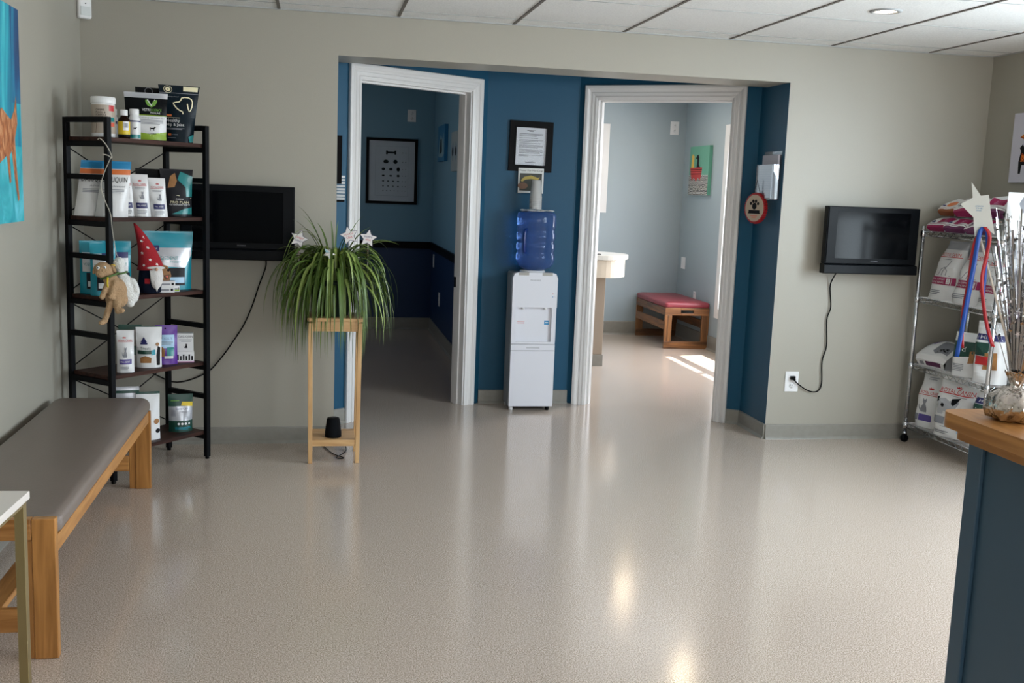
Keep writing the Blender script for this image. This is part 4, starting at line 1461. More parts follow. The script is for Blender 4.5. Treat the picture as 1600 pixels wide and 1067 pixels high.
VG = packet('dental_chew_bag', 'largest teal and white chew bag with a dog photo, third board', 'pouch', shelf_pt(0.476, 0.15, z), deg(14), G3, W_=0.24, H_=0.298, D_=0.08, body=PTEAL, seed=24, taper=0.1,
       decals=[('p', [(0.06, 0.72), (0.98, 0.72), (0.99, 0.60), (0.86, 0.38), (0.18, 0.42), (0.10, 0.55)], PGREY), ('r', 0.06, 0.32, 0.66, 0.76, PNAVY), ('t', 'Virbac', 0.19, 0.71, 0.18, PWHITE, 0.035), ('t', 'C.E.T.', 0.2, 0.605, 0.16, PGTXT, 0.03), ('t', 'VEGGIEDENT', 0.42, 0.545, 0.58, PDTEAL, 0.06), ('t', 'FR3SH', 0.64, 0.48, 0.22, PDTEAL, 0.03),
               ('r', 0.5, 0.85, 0.08, 0.38, PCHAR), ('r', 0.52, 0.84, 0.12, 0.22, PLBLUE),
               ('p', [(0.250, 0.12), (0.210, 0.30), (0.250, 0.40), (0.370, 0.44), (0.470, 0.41), (0.530, 0.32), (0.550, 0.24), (0.470, 0.12)], PTAN), ('p', [(0.220, 0.36), (0.180, 0.22), (0.230, 0.16), (0.270, 0.26)], M('dark_fur_print', '#5f3f20', 0.5)), ('d', 0.490, 0.34, 0.03, PINK), ('d', 0.350, 0.36, 0.013, PINK), ('d', 0.450, 0.375, 0.013, PINK), ('p', [(0.380, 0.25), (0.520, 0.27), (0.490, 0.19), (0.420, 0.18)], M('dark_fur_print')), ('p', [(0.420, 0.24), (0.490, 0.25), (0.47, 0.20)], PCORAL)])
def smallbox(label, loc, rz, w, d, h, name='medicine_carton', group=None, extra=None):
    mb = MB()
    mb.box(-w/2, w/2, -d/2, d/2, 0, h, PWHITE)
    mb.rect(-w*0.42, w*0.2, h*0.3, h*0.6, PGTXT, -d/2-0.0004)
    mb.rect(w*0.28, w*0.42, h*0.3, h*0.7, PINK, -d/2-0.0004)
    if extra:
        extra(mb)
    return tag(mb.build(name, None, 0.0008, loc, rz), label, 'box', group)
p0 = shelf_pt(0.375, 0.055, z)
smallbox('small white carton, bottom of the pair beside the gnome', p0, deg(10), 0.085, 0.04, 0.028, group='small white cartons by the gnome')
smallbox('small white carton lying on top of another beside the gnome', (p0[0]+0.004, p0[1], z+0.0285), deg(14), 0.082, 0.04, 0.028, group='small white cartons by the gnome')
smallbox('tiny white and green carton at the right end of the small cartons', shelf_pt(0.438, 0.05, z), deg(12), 0.032, 0.04, 0.030, group='small white cartons by the gnome', extra=lambda m: m.rect(-0.014, 0.014, 0.004, 0.010, PLIME, -0.0206))

# gnome
GN = thing('gnome', 'felt gnome with a tall red starred hat and white beard on the third board', 'gnome', shelf_pt(0.295, 0.075, z), deg(20), G3)
FELT_N = M('navy_felt', '#141a2b', 0.9, var=0.15, scale=80, bump=0.3, bscale=300)
FELT_R = M('red_felt', '#9c1722', 0.9, var=0.12, scale=80, bump=0.3, bscale=300)
FELT_W = M('white_felt', '#d9d5d2', 0.9, var=0.08, scale=60, bump=0.4, bscale=200)
mb = MB()
mb.lathe([(0.040, 0), (0.052, 0.006), (0.056, 0.05), (0.050, 0.11), (0.040, 0.15), (0.0, 0.165)], FELT_N, 28)
mb.flat([(-0.034, 0.05), (-0.012, 0.05), (-0.012, 0.075), (-0.034, 0.075)], FELT_R, 0, lambda a, b: (a, -sqrt(max(0, 0.0565**2-a*a))-0.0012, b))
mb.build('body', GN)
def hatc(t):
    return Vector((0.004-0.075*t**1.6, 0.0, 0.118+0.225*t))
def hatr(t):
    return 0.060*(1-t)**0.9+0.004
mb = MB()
mb.tube([hatc(k/14) for k in range(15)], [hatr(k/14) for k in range(15)], FELT_R, 26)
for t, a in ((0.10, -0.7), (0.12, 0.4), (0.22, -0.1), (0.30, 0.75), (0.36, -0.75), (0.48, 0.1), (0.50, 0.9), (0.62, -0.4), (0.70, 0.35), (0.16, 1.2)):
    c0, r0 = hatc(t), hatr(t)+0.0012
    sp = star_poly(0.009, 0.004, t*7)
    mb.flat(sp, FELT_W, 0, lambda p, q: hatc(t+q/0.235)+Vector(((hatr(t+q/0.235)+0.0012)*sin(a+p/r0), -(hatr(t+q/0.235)+0.0012)*cos(a+p/r0), 0)))
mb.build('hat', GN)
mb = MB()
mb.ell((0.018, -0.052, 0.128), (0.044, 0.015, 0.010), FELT_W, 16, 8)
for k in range(11):
    x = -0.006+k*0.0048
    yb = -0.060-0.008*sin(pi*k/10)
    mb.tube(smooth_curve([(x, yb+0.006, 0.122), (x*1.05+0.001, yb-0.006, 0.08), (0.018+(x-0.018)*0.55, yb-0.002, 0.036), (0.02+(x-0.018)*0.2, yb+0.004, 0.012+0.02*abs(x-0.018)/0.024)], 3), [0.005, 0.0055, 0.006, 0.006, 0.0065, 0.006, 0.005, 0.004, 0.003, 0.002], FELT_W, 8)
mb.build('beard', GN)
mb = MB()
mb.ell((0.018, -0.072, 0.122), (0.008, 0.008, 0.008), M('nose_felt', '#c99e84', 0.8), 14, 8)
mb.build('nose', GN)

# plush toys hanging on a cord from the top of the front post
def blob(name, parts, m, parent, vox=0.0045, sm_it=6):
    mb = MB()
    for c, r, rot in parts:
        R = Matrix.Rotation(rot[1], 3, rot[0]) if rot else None
        mb.ell(c, r, m, 16, 10, R)
    o = mb.build(name, parent)
    rmod = o.modifiers.new('remesh', 'REMESH')
    rmod.mode = 'VOXEL'
    rmod.voxel_size = vox
    rmod.use_smooth_shade = True
    s_ = o.modifiers.new('smooth', 'SMOOTH')
    s_.iterations = sm_it
    s_.factor = 0.5
    return o
def limb(p, q, r0, r1, n=7):
    p, q = Vector(p), Vector(q)
    return [(tuple(p.lerp(q, k/n)), (r0+(r1-r0)*k/n,)*3, None) for k in range(n+1)]
PLUSH_T = M('tan_plush', '#a98a68', 0.95, var=0.18, scale=70, bump=0.7, bscale=130)
PLUSH_W = M('white_plush', '#dcdcd8', 0.95, var=0.05, scale=70, bump=0.7, bscale=130)
GREENR = M('green_ribbon', '#4d6a34', 0.6)
LM = thing('plush_toy', 'tan plush lamb with dangling legs hanging at the front shelf post', 'soft toy', (-0.905, -0.905, 0.845), deg(10), 'plush toys hanging on the shelf')
parts = [((0, 0, 0.10), (0.052, 0.042, 0.062), None), ((0.006, 0, 0.06), (0.050, 0.042, 0.042), None), ((-0.048, -0.01, 0.195), (0.040, 0.036, 0.036), ('Y', 0.5)), ((-0.060, -0.028, 0.178), (0.022, 0.020, 0.018), None)]
parts += [((-0.02, -0.005, 0.155), (0.034, 0.030, 0.030), None)]
parts += limb((-0.030, -0.025, 0.135), (-0.055, -0.045, 0.075), 0.015, 0.013)
parts += limb((0.0, -0.030, 0.140), (-0.018, -0.050, 0.075), 0.015, 0.013)
parts += limb((-0.020, -0.030, 0.045), (-0.046, -0.042, -0.035), 0.017, 0.013)+limb((-0.046, -0.042, -0.035), (-0.062, -0.055, -0.042), 0.014, 0.012, 3)
parts += limb((0.006, -0.035, 0.060), (0.010, -0.058, 0.015), 0.018, 0.014)+limb((0.010, -0.058, 0.012), (0.030, -0.066, 0.016), 0.014, 0.012, 3)
blob('body', parts, PLUSH_T, LM)
for sx in (-1, 1):
    blob('ear', [((-0.044+sx*0.040, 0.006, 0.196), (0.009, 0.008, 0.024), ('Y', -sx*0.35))], PLUSH_T, LM, 0.003, 3)
    mb = MB()
    mb.ell((-0.056+sx*0.014, -0.038, 0.207), (0.0075, 0.006, 0.0075), WHITE, 14, 8)
    mb.ell((-0.057+sx*0.014, -0.0432, 0.207), (0.0035, 0.002, 0.0035), PINK, 10, 6)
    mb.build('eye', LM)
mb = MB()
mb.tube([(-0.022+0.037*cos(a), -0.004+0.035*sin(a), 0.168+0.014*cos(a)) for a in [2*pi*k/24 for k in range(24)]], 0.0045, GREENR, 8, True)
mb.tube(smooth_curve([(-0.030, -0.042, 0.164), (-0.032, -0.052, 0.14), (-0.030, -0.052, 0.12)]), [0.004]*13, PYEL, 8)
mb.build('neck_ribbon', LM)
DK = thing('plush_toy', 'white plush duck with a yellow beak hanging beside the tan lamb', 'soft toy', (-0.863, -0.86, 0.870), deg(10), 'plush toys hanging on the shelf')
parts = [((0, 0, 0.085), (0.042, 0.036, 0.070), ('Y', -0.35)), ((0.012, 0, 0.045), (0.042, 0.036, 0.040), None), ((-0.030, -0.005, 0.195), (0.027, 0.027, 0.032), None), ((-0.024, 0, 0.155), (0.022, 0.022, 0.030), None), ((0.038, -0.008, 0.09), (0.016, 0.024, 0.045), ('Y', -0.3)), ((0.015, -0.02, 0.012), (0.020, 0.022, 0.016), None)]
blob('body', parts, PLUSH_W, DK)
mb = MB()
mb.ell((-0.056, -0.018, 0.188), (0.012, 0.011, 0.006), M('yellow_felt', '#d8b23c', 0.8), 12, 8)
mb.build('beak', DK)
mb = MB()
mb.tube([(-0.022+0.026*cos(a), 0.026*sin(a), 0.152+0.006*cos(a)) for a in [2*pi*k/20 for k in range(20)]], 0.004, GREENR, 8, True)
mb.build('neck_ribbon', DK)
CD = MB()
CORDM = M('pale_cord', '#b9b3a6', 0.8)
CD.tube(smooth_curve([(-0.985, -0.812, 1.625), (-0.975, -0.818, 1.63), (-0.955, -0.815, 1.61), (-0.938, -0.806, 1.58), (-0.928, -0.800, 1.545), (-0.945, -0.803, 1.555), (-0.968, -0.806, 1.56)]), 0.0022, CORDM, 6)
CD.tube(smooth_curve([(-0.93, -0.803, 1.55), (-0.960, -0.825, 1.47), (-0.972, -0.83, 1.41), (-0.955, -0.835, 1.35), (-0.930, -0.845, 1.29), (-0.922, -0.855, 1.22), (-0.905, -0.87, 1.12), (-0.895, -0.875, 1.098)]), 0.0018, CORDM, 6)
tag(CD.build('hanging_cord'), 'thin pale cord looped round the shelf post, holding the plush toys', 'cord')

# fourth board
z = SHELVES[3]+0.0005
packet('treat_pouch', 'white cat treat pouch with red lettering, left end of the fourth board', 'pouch', shelf_pt(0.125, 0.055, z), deg(8), G4, W_=0.08, H_=0.205, D_=0.04, body=PWHITE, seed=31,
       decals=[('p', place(CROWN, 0.45, 0.815, 0.18, 0.04), PRED), ('t', 'ROYAL CANIN', 0.5, 0.765, 0.78, PRED, 0.04), ('r', 0.06, 0.94, 0.73, 0.738, PRED), ('p', place(CAT_SIT, 0.5, 0.36, 0.34, 0.25), PGTXT), ('r', 0.15, 0.86, 0.20, 0.32, PVIO), ('t', 'PILL ASSIST', 0.5, 0.26, 0.55, PWHITE, 0.04), ('l', 0.2, 0.7, 0.06, 0.15, 3, PGTXT)])
HG = [(0.88, 1.0, PGREEN)]
packet('treat_pouch', 'dark green and grey treat pouch behind the white ones, fourth board', 'pouch', shelf_pt(0.245, 0.165, z), deg(8), G4, W_=0.11, H_=0.212, D_=0.05, body=M('taupe_pouch_film', '#8d8780', 0.35), seed=32, bands=HG, decals=[('r', 0, 1, 0.28, 0.5, PGREEN), ('d', 0.5, 0.66, 0.1, PNAVY)])
packet('treat_pouch', 'white treat pouch with a green band, middle of the fourth board', 'pouch', shelf_pt(0.293, 0.085, z), deg(8), G4, W_=0.122, H_=0.208, D_=0.06, body=PWHITE, seed=33, taper=0.05, bands=[(0.975, 1.0, PGREEN)],
       decals=[('p', [(0.18, 0.62), (0.30, 0.74), (0.42, 0.62), (0.36, 0.58), (0.24, 0.58)], PNAVY), ('r', 0.16, 0.44, 0.56, 0.60, PNAVY), ('t', 'Treats', 0.36, 0.47, 0.42, PGREEN, 0.07), ('r', 0.04, 0.62, 0.33, 0.42, PGREEN), ('p', [(0.60, 0.30), (0.60, 0.42), (0.74, 0.44), (0.76, 0.32)], PTEAL), ('p', [(0.15, 0.12), (0.14, 0.24), (0.35, 0.29), (0.6, 0.24), (0.58, 0.12)], PTAN), ('p', [(0.82, 0.06), (0.80, 0.30), (0.86, 0.52), (0.95, 0.48), (0.93, 0.06)], PINK), ('d', 0.84, 0.56, 0.07, PTAN)])
packet('treat_pouch', 'purple treat pouch with a clear window, fourth board', 'pouch', shelf_pt(0.412, 0.095, z), deg(10), G4, W_=0.108, H_=0.200, D_=0.05, body=PPURP, seed=34,
       decals=[('d', 0.45, 0.92, 0.04, PINK), ('r', 0.10, 0.86, 0.42, 0.76, PLBLUE), ('r', 0.06, 0.30, 0.66, 0.76, PNAVY), ('t', 'C.E.T.', 0.6, 0.66, 0.4, PVIO, 0.05), ('l', 0.2, 0.8, 0.5, 0.6, 3, PGTXT), ('r', 0.52, 0.84, 0.22, 0.44, PDTEAL), ('p', [(0.18, 0.20), (0.2, 0.40), (0.3, 0.46), (0.42, 0.38), (0.40, 0.20)], PTAN), ('r', 0.4, 0.8, 0.15, 0.22, PWHITE)])
p0 = shelf_pt(0.520, 0.085, z)
mbx = MB()
mbx.box(-0.048, 0.048, -0.03, 0.03, 0, 0.056, PWHITE)
for k in range(6):
    mbx.rect(-0.036+k*0.014, -0.028+k*0.014, 0.012, 0.012+(0.022 if k % 2 else 0.03), PINK, -0.0304)
mbx.rect(-0.048, 0.048, 0.0, 0.006, PPINKY, -0.0303)
tag(mbx.build('medicine_carton', None, 0.001, p0, deg(8)), 'low white carton lying under the upright carton, fourth board', 'box', G4)
mbx = MB()
mbx.box(-0.046, 0.046, -0.028, 0.028, 0, 0.095, PWHITE)
mbx.text('DASUQUIN', 0.008, 0.077, 0.07, PINK, -0.0284, 0.014)
mbx.rect(-0.015, 0.035, 0.052, 0.055, PGTXT, -0.0284)
mbx.rect(-0.025, 0.038, 0.060, 0.063, PGTXT, -0.0284)
mbx.flat(place(CAT_SIT, 0.01, 0.018, 0.022, 0.024), PINK, -0.0284)
tag(mbx.build('medicine_carton', None, 0.001, (p0[0], p0[1], z+0.0565), deg(6)), 'upright white carton with black lettering on the fourth board, right end', 'box', G4)

# bottom board
z = SHELVES[4]+0.0005
packet('treat_pouch', 'silver pouch with a green edge, bottom board behind the bench', 'pouch', shelf_pt(0.205, 0.165, z), deg(10), G5, W_=0.14, H_=0.272, D_=0.07, body=PGREY, seed=41, bands=[(0.88, 0.93, PGREEN)])
packet('treat_pouch', 'white pouch leaning out past the end of the bench, bottom board', 'pouch', shelf_pt(0.285, 0.09, z), deg(14), G5, W_=0.115, H_=0.245, D_=0.07, body=PWHITE, seed=42, bands=[(0.95, 1.0, PGREEN)], decals=[('d', 0.85, 0.38, 0.12, PTAN), ('d', 0.9, 0.18, 0.1, PINK)])
packet('treat_pouch', 'green and silver pouch with a yellow flash, right end of the bottom board', 'pouch', shelf_pt(0.505, 0.10, z), deg(12), G5, W_=0.122, H_=0.198, D_=0.06, body=PGREY, seed=43, taper=0.05, bands=[(0.0, 0.30, PGREEN), (0.68, 1.0, PGREEN)],
       decals=[('r', 0.10, 0.45, 0.82, 0.84, PLEAF), ('p', [(0.52, 0.70), (0.56, 0.80), (1.0, 0.78), (1.0, 0.66)], PYEL), ('t', 'Dental Care', 0.55, 0.62, 0.5, PNAVY, 0.06), ('t', 'CHEWS', 0.6, 0.53, 0.36, PGTXT, 0.05), ('p', [(0.1, 0.42), (0.12, 0.60), (0.26, 0.58), (0.28, 0.42)], PGTXT), ('d', 0.4, 0.22, 0.05, PWHITE), ('d', 0.55, 0.22, 0.05, PWHITE), ('d', 0.7, 0.22, 0.05, PWHITE), ('d', 0.85, 0.22, 0.04, PWHITE), ('l', 0.25, 0.9, 0.06, 0.14, 3, PTEAL)])

# ------------------------------------------------------------------ chrome wire rack and its bags of food
CHR = M('chrome_wire', '#c9ccd0', 0.18, 1.0, var=0.02)
RX0, RX1, RY0, RY1 = 3.625, 3.985, -0.855, -0.10
RZ = (1.315, 0.912, 0.498, 0.122)
RK = thing('wire_rack', 'chrome wire rack on casters in the right corner, full of pet food bags', 'rack', (RX0, RY1, 0))
rw, rl = RX1-RX0, RY1-RY0
for x in (0, rw):
    for y in (0, -rl):
        mb = MB()
        mb.cyl((x, y, 0.062), (x, y, 1.345), 0.0125, CHR, 14)
        k = 0.15
        while k < 1.33:
            mb.lathe([(0.0129, k), (0.0129, k+0.002)], CHR, 14, (x, y, 0))
            k += 0.05
        for z in RZ:
            mb.lathe([(0.0129, z-0.036), (0.0185, z-0.034), (0.0165, z+0.004), (0.0129, z+0.006)], CHR, 14, (x, y, 0))
        mb.build('post', RK)
        cs = MB()
        cs.cyl((x, y, 0.050), (x, y, 0.064), 0.015, CHR, 14)
        for s_ in (-1, 1):
            cs.bar((x, y+s_*0.0125, 0.052), (x, y+s_*0.0125, 0.018), 0.020, 0.003, BLACK, (0, 1, 0))
        cs.build('caster_fork', RK)
        cs = MB()
        cs.cyl((x, y-0.0105, 0.0235), (x, y+0.0105, 0.0235), 0.0235, BLACK, 24)
        cs.build('caster_wheel', RK)
for z in RZ:
    mb = MB()
    for x in (0, rw):
        mb.cyl((x, -0.013, z-0.003), (x, -rl+0.013, z-0.003), 0.0032, CHR, 6)
        mb.cyl((x, -0.013, z-0.030), (x, -rl+0.013, z-0.030), 0.0032, CHR, 6)
        n = 22
        mb.tube([(x, -0.015-(rl-0.03)*k/n, z-0.003 if k % 2 else z-0.030) for k in range(n+1)], 0.0022, CHR, 6)
    for y in (0, -rl):
        mb.cyl((0.013, y, z-0.003), (rw-0.013, y, z-0.003), 0.0032, CHR, 6)
        mb.cyl((0.013, y, z-0.030), (rw-0.013, y, z-0.030), 0.0032, CHR, 6)
        n = 10
        mb.tube([(0.015+(rw-0.03)*k/n, y, z-0.003 if k % 2 else z-0.030) for k in range(n+1)], 0.0022, CHR, 6)
    for k in range(1, 30):
        y = -rl*k/30
        mb.cyl((0, y, z-0.002), (rw, y, z-0.002), 0.0016, CHR, 6)
    for x in (rw/3, 2*rw/3):
        mb.cyl((x, 0, z-0.0055), (x, -rl, z-0.0055), 0.0028, CHR, 6)
    mb.build('wire_shelf', RK)
G6, G7, G8, G9 = 'bags lying on the top wire shelf', 'food bags on the second wire shelf', 'food bags on the third wire shelf', 'food bags on the bottom wire shelf'
FACE = -pi/2
# second shelf: three standing bags with a maroon band
GUSS = M('grey_bag_gusset', '#85878d', 0.35, var=0.08)
def royal(label, loc, rz, s, letter, h=0.352, w=0.215):
    packet('food_bag', label, 'bag', loc, rz, G7, W_=w, H_=h, D_=0.12, body=PWHITE, kind='bag', seed=s, taper=-0.42, wr=0.012, lean=0.06, skew=0.13, back=PGREY, sidem=GUSS,
           bands=[(0.86, 1.0, PGREY)],
           decals=[('t', 'ROYAL CANIN', 0.5, 0.77, 0.78, PRED, 0.055), ('r', 0.06, 0.94, 0.725, 0.735, PRED), ('l', 0.25, 0.7, 0.68, 0.70, 1, PGTXT),
                   ('s', [(0.30, 0.42), (0.38, 0.52), (0.52, 0.56), (0.60, 0.50), (0.58, 0.42)], 0.012, PGTXT), ('s', [(0.44, 0.42), (0.47, 0.50), (0.62, 0.60), (0.68, 0.68)], 0.012, PGTXT), ('s', [(0.22, 0.42), (0.74, 0.415)], 0.006, PGTXT),
                   ('r', 0.08, 0.80, 0.26, 0.39, PMAG), ('r', 0.82, 0.92, 0.26, 0.39, PMAG), ('t', 'RENAL SUPPORT', 0.36, 0.35, 0.5, PWHITE, 0.032), ('t', 'FELINE RENAL', 0.36, 0.30, 0.46, PWHITE, 0.032), ('r', 0.65, 0.77, 0.28, 0.375, PWHITE), ('t', letter, 0.71, 0.327, 0.05, PMAG, 0.06), ('l', 0.1, 0.5, 0.08, 0.17, 3, PGTXT)])
z = RZ[1]+0.0008
royal('white bag with maroon band, leftmost on the second wire shelf', (3.722, -0.255, z), FACE+deg(7), 51, 'S')
royal('white bag with maroon band, middle of the second wire shelf', (3.722, -0.500, z), FACE+deg(7), 52, 'F')
royal('white bag with maroon band, right end of the second wire shelf, behind the ribbons', (3.722, -0.715, z), FACE+deg(5), 53, 'A', 0.33, 0.19)
packet('food_bag', 'white bag turned to the window, second wire shelf right side', 'bag', (3.892, -0.765, z), FACE+deg(88), G7, W_=0.15, H_=0.30, D_=0.12, body=PWHITE, kind='bag', seed=54, wr=0.008, decals=[('l', 0.2, 0.8, 0.3, 0.7, 9, PLBLUE)])
# top shelf: bags lying flat, coloured ends to the front
def lying(name, label, loc, rz, w, l, h, endm, seed, topdecal, group=G6, fr=0.52):
    """bag lying on its back: its block bottom faces the room"""
    mb = MB()
    n = 14
    rs = random.Random(seed)
    a, b = rs.uniform(0, 6), rs.uniform(0, 6)
    us = [-1, -0.96, -0.85, -0.6, -0.3, 0, 0.3, 0.6, 0.85, 0.96, 1]
    def top(u, t):
        zz = h*(1-0.18*abs(u)**4)*(1-max(0, t-0.55)**1.6/(0.45**1.6)*0.85)
        zz *= fr+(1-fr)*sin(pi/2*min(1, t/0.5))
        return Vector((u*w/2*(1-0.04*t), t*l, max(zz+0.006*sin(5*u+a)*sin(9*t+b), 0.012)))
    ts = [k/n for k in range(n+1)]
    for j in range(n):
        row = [top(u, ts[j]) for u in us]+[top(u, ts[j+1]) for u in us]
        m = len(us)
        mb.add(row, [(i, i+1, i+1+m, i+m) for i in range(m-1)], PWHITE, True)
        bot = [Vector((v.x*0.94, v.y, 0.001)) for v in row]
        mb.add(bot, [(i+1, i, i+m, i+1+m) for i in range(m-1)], PWHITE, True)
        for i in (0, m-1):
            q = [row[i], row[i+m], bot[i+m], bot[i]]
            mb.add(q, [(0, 1, 2, 3) if i == 0 else (3, 2, 1, 0)], PGREY, True)
    row = [top(u, 0) for u in us]
    lo = [Vector((v.x*0.86, -0.004+0.012, 0.001)) for v in row]
    m = len(us)
    md = [Vector((v.x*0.93, -0.014, v.z*0.55)) for v in row]
    mb.add(row+md+lo, [(i+m, i+m+1, i+1, i) for i in range(m-1)]+[(i+2*m, i+2*m+1, i+1+m, i+m) for i in range(m-1)], endm)
    rim = [v+Vector((0, -0.004, -0.002)) for v in row]
    rim2 = [v+Vector((0, -0.006, -0.014)) for v in row]
    mb.add(rim+rim2, [(i+m, i+m+1, i+1, i) for i in range(m-1)], PWHITE)
    up = lambda p, q: top(p, q)+Vector((0, 0, 0.0016))
    def front(p, q):
        a_ = top(p, 0)
        return Vector((p*w/2*(0.86+0.07*q), 0.008-0.022*q-0.0012, 0.001+(a_.z*0.55-0.001)*q))
    for d in topdecal:
        if d[0] == 'r':
            mb.rect(d[1], d[2], d[3], d[4], d[5], 0, up, 10)
        elif d[0] == 'f':
            mb.rect(d[1], d[2], d[3], d[4], d[5], 0, front, 8)
        elif d[0] == 't':
            mb.text(d[1], d[2], d[3], d[4], d[5], 0, d[6], lambda p, q: up(p, q)+Vector((0, 0, 0.0008)))
        elif d[0] == 'p':
            mb.flat(d[1], d[2], 0, up, 0.09)
    return tag(mb.build(name, None, 0, loc, rz), label, 'bag', group)
LOGO = [('p', [(-0.78, 0.10), (-0.70, 0.16), (-0.62, 0.10)], PNAVY), ('r', -0.82, -0.55, 0.04, 0.09, PNAVY), ('r', -0.4, 0.75, 0.05, 0.26, PMAG), ('p', [(-0.1, 0.06), (0.0, 0.2), (0.2, 0.22), (0.25, 0.08)], PPINKY)]
BROWNP = M('rust_brown_print', '#8a4a20', 0.4)
LOGO2 = [('r', -0.82, -0.55, 0.04, 0.09, PNAVY), ('p', [(-0.5, 0.06), (-0.45, 0.2), (0.0, 0.26), (0.3, 0.2), (0.35, 0.06)], PORANGE), ('r', 0.5, 0.9, 0.05, 0.20, PNAVY)]
z = RZ[0]+0.0008
LFACE = FACE+deg(12)
lying('food_bag', 'white bag with a magenta end, left of the lower row on the top wire shelf', (3.652, -0.222, z), LFACE, 0.195, 0.24, 0.092, PMAG, 61, LOGO)
lying('food_bag', 'white bag with a plum end, middle of the lower row on the top wire shelf', (3.632, -0.420, z), LFACE, 0.19, 0.25, 0.092, PPLUM, 62, LOGO)
lying('food_bag', 'white bag with a dark plum end, right of the lower row behind the star', (3.632, -0.62, z), LFACE, 0.19, 0.24, 0.092, PPLUM, 63, LOGO)
lying('food_bag', 'white bag with a rust brown end, upper row of the top wire shelf', (3.715, -0.215, z+0.0935), LFACE, 0.18, 0.19, 0.10, BROWNP, 64, LOGO2)
lying('food_bag', 'white bag with a magenta end, upper row of the top wire shelf beside the star', (3.690, -0.42, z+0.0935), LFACE, 0.195, 0.21, 0.115, PMAG, 65, LOGO)
lying('food_bag', 'white bag with a plum end, uppermost on the pile behind the star', (3.690, -0.64, z+0.0935), LFACE, 0.20, 0.20, 0.125, PPLUM, 66, LOGO)
PBAG = dict(W_=0.28, H_=0.24, D_=0.06, kind='bag', body=PWHITE, wr=0.006)
packet('food_bag', 'pale pink printed white bag standing at the window end of the top wire shelf', 'bag', (3.815, -0.80, z), FACE+deg(88), G6, seed=67,
       decals=[('p', [(0.25, 0.55), (0.2, 0.75), (0.3, 0.9), (0.38, 0.75), (0.34, 0.55)], PGTXT), ('p', [(0.45, 0.5), (0.5, 0.92), (0.62, 0.92), (0.52, 0.5)], PPINKY), ('r', 0.38, 0.56, 0.10, 0.40, PPINKY), ('r', 0.30, 0.34, 0.16, 0.26, PINK), ('r', 0.65, 0.95, 0.1, 0.42, PPINKY), ('l', 0.66, 0.94, 0.5, 0.85, 5, PPINKY)], **PBAG)
# third shelf
z = RZ[2]+0.0008
lying('food_bag', 'white and grey bag lying with a purple band on top, third wire shelf', (3.660, -0.255, z), FACE+deg(10), 0.25, 0.26, 0.15, PWHITE, 71,
      [('f', -0.35, 0.75, 0.2, 0.85, PPLUM), ('f', -0.8, -0.5, 0.2, 0.7, PGTXT), ('p', [(-0.98, 0.30), (-0.45, 0.28), (-0.2, 0.55), (-0.1, 0.95), (-0.9, 0.95)], PPURP), ('t', '14', -0.66, 0.45, 0.25, PWHITE, 0.08), ('p', [(-0.2, 0.12), (0.0, 0.40), (0.5, 0.50), (0.85, 0.30), (0.85, 0.06), (0.1, 0.05)], PGTXT), ('p', [(0.1, 0.08), (0.2, 0.16), (0.7, 0.2), (0.75, 0.1)], PINK),], G8)
packet('food_bag', 'white and dark green bag standing in the middle of the third wire shelf', 'bag', (3.72, -0.53, z), FACE+deg(34), G8, W_=0.17, H_=0.25, D_=0.13, body=PWHITE, kind='bag', seed=72, wr=0.008, lean=0.03,
       decals=[('p', [(0.0, 0.42), (0.0, 0.80), (1.0, 0.80), (1.0, 0.42), (0.6, 0.48)], PGREEN), ('t', 'j/d', 0.35, 0.62, 0.3, PWHITE, 0.14), ('p', [(0.62, 0.32), (0.66, 0.6), (0.9, 0.62), (0.95, 0.35)], PTAN), ('l', 0.12, 0.5, 0.12, 0.30, 5, PGTXT)])
packet('food_bag', 'white, blue and green bag at the near end of the third wire shelf', 'bag', (3.72, -0.735, z), FACE+deg(30), G8, W_=0.18, H_=0.34, D_=0.13, body=PWHITE, kind='bag', seed=73, wr=0.008,
       decals=[('r', 0.0, 1.0, 0.70, 0.80, PNAVY), ('t', 'Hills', 0.4, 0.75, 0.4, PWHITE, 0.06), ('p', [(0.0, 0.45), (0.0, 0.66), (0.6, 0.66), (0.5, 0.45)], PGREEN), ('p', [(0.4, 0.22), (0.45, 0.5), (0.8, 0.52), (0.85, 0.24)], PTAN), ('p', [(0.25, 0.9), (0.35, 0.98), (0.5, 0.9)], PINK), ('r', 0.15, 0.6, 0.30, 0.44, PRED)])
packet('food_bag', 'white bag with pale blue print facing the window, third wire shelf', 'bag', (3.90, -0.77, z), FACE+deg(85), G8, W_=0.16, H_=0.33, D_=0.10, body=PWHITE, kind='bag', seed=74, wr=0.006, decals=[('l', 0.15, 0.85, 0.15, 0.7, 14, PLBLUE), ('r', 0.2, 0.8, 0.06, 0.13, PLBLUE)])
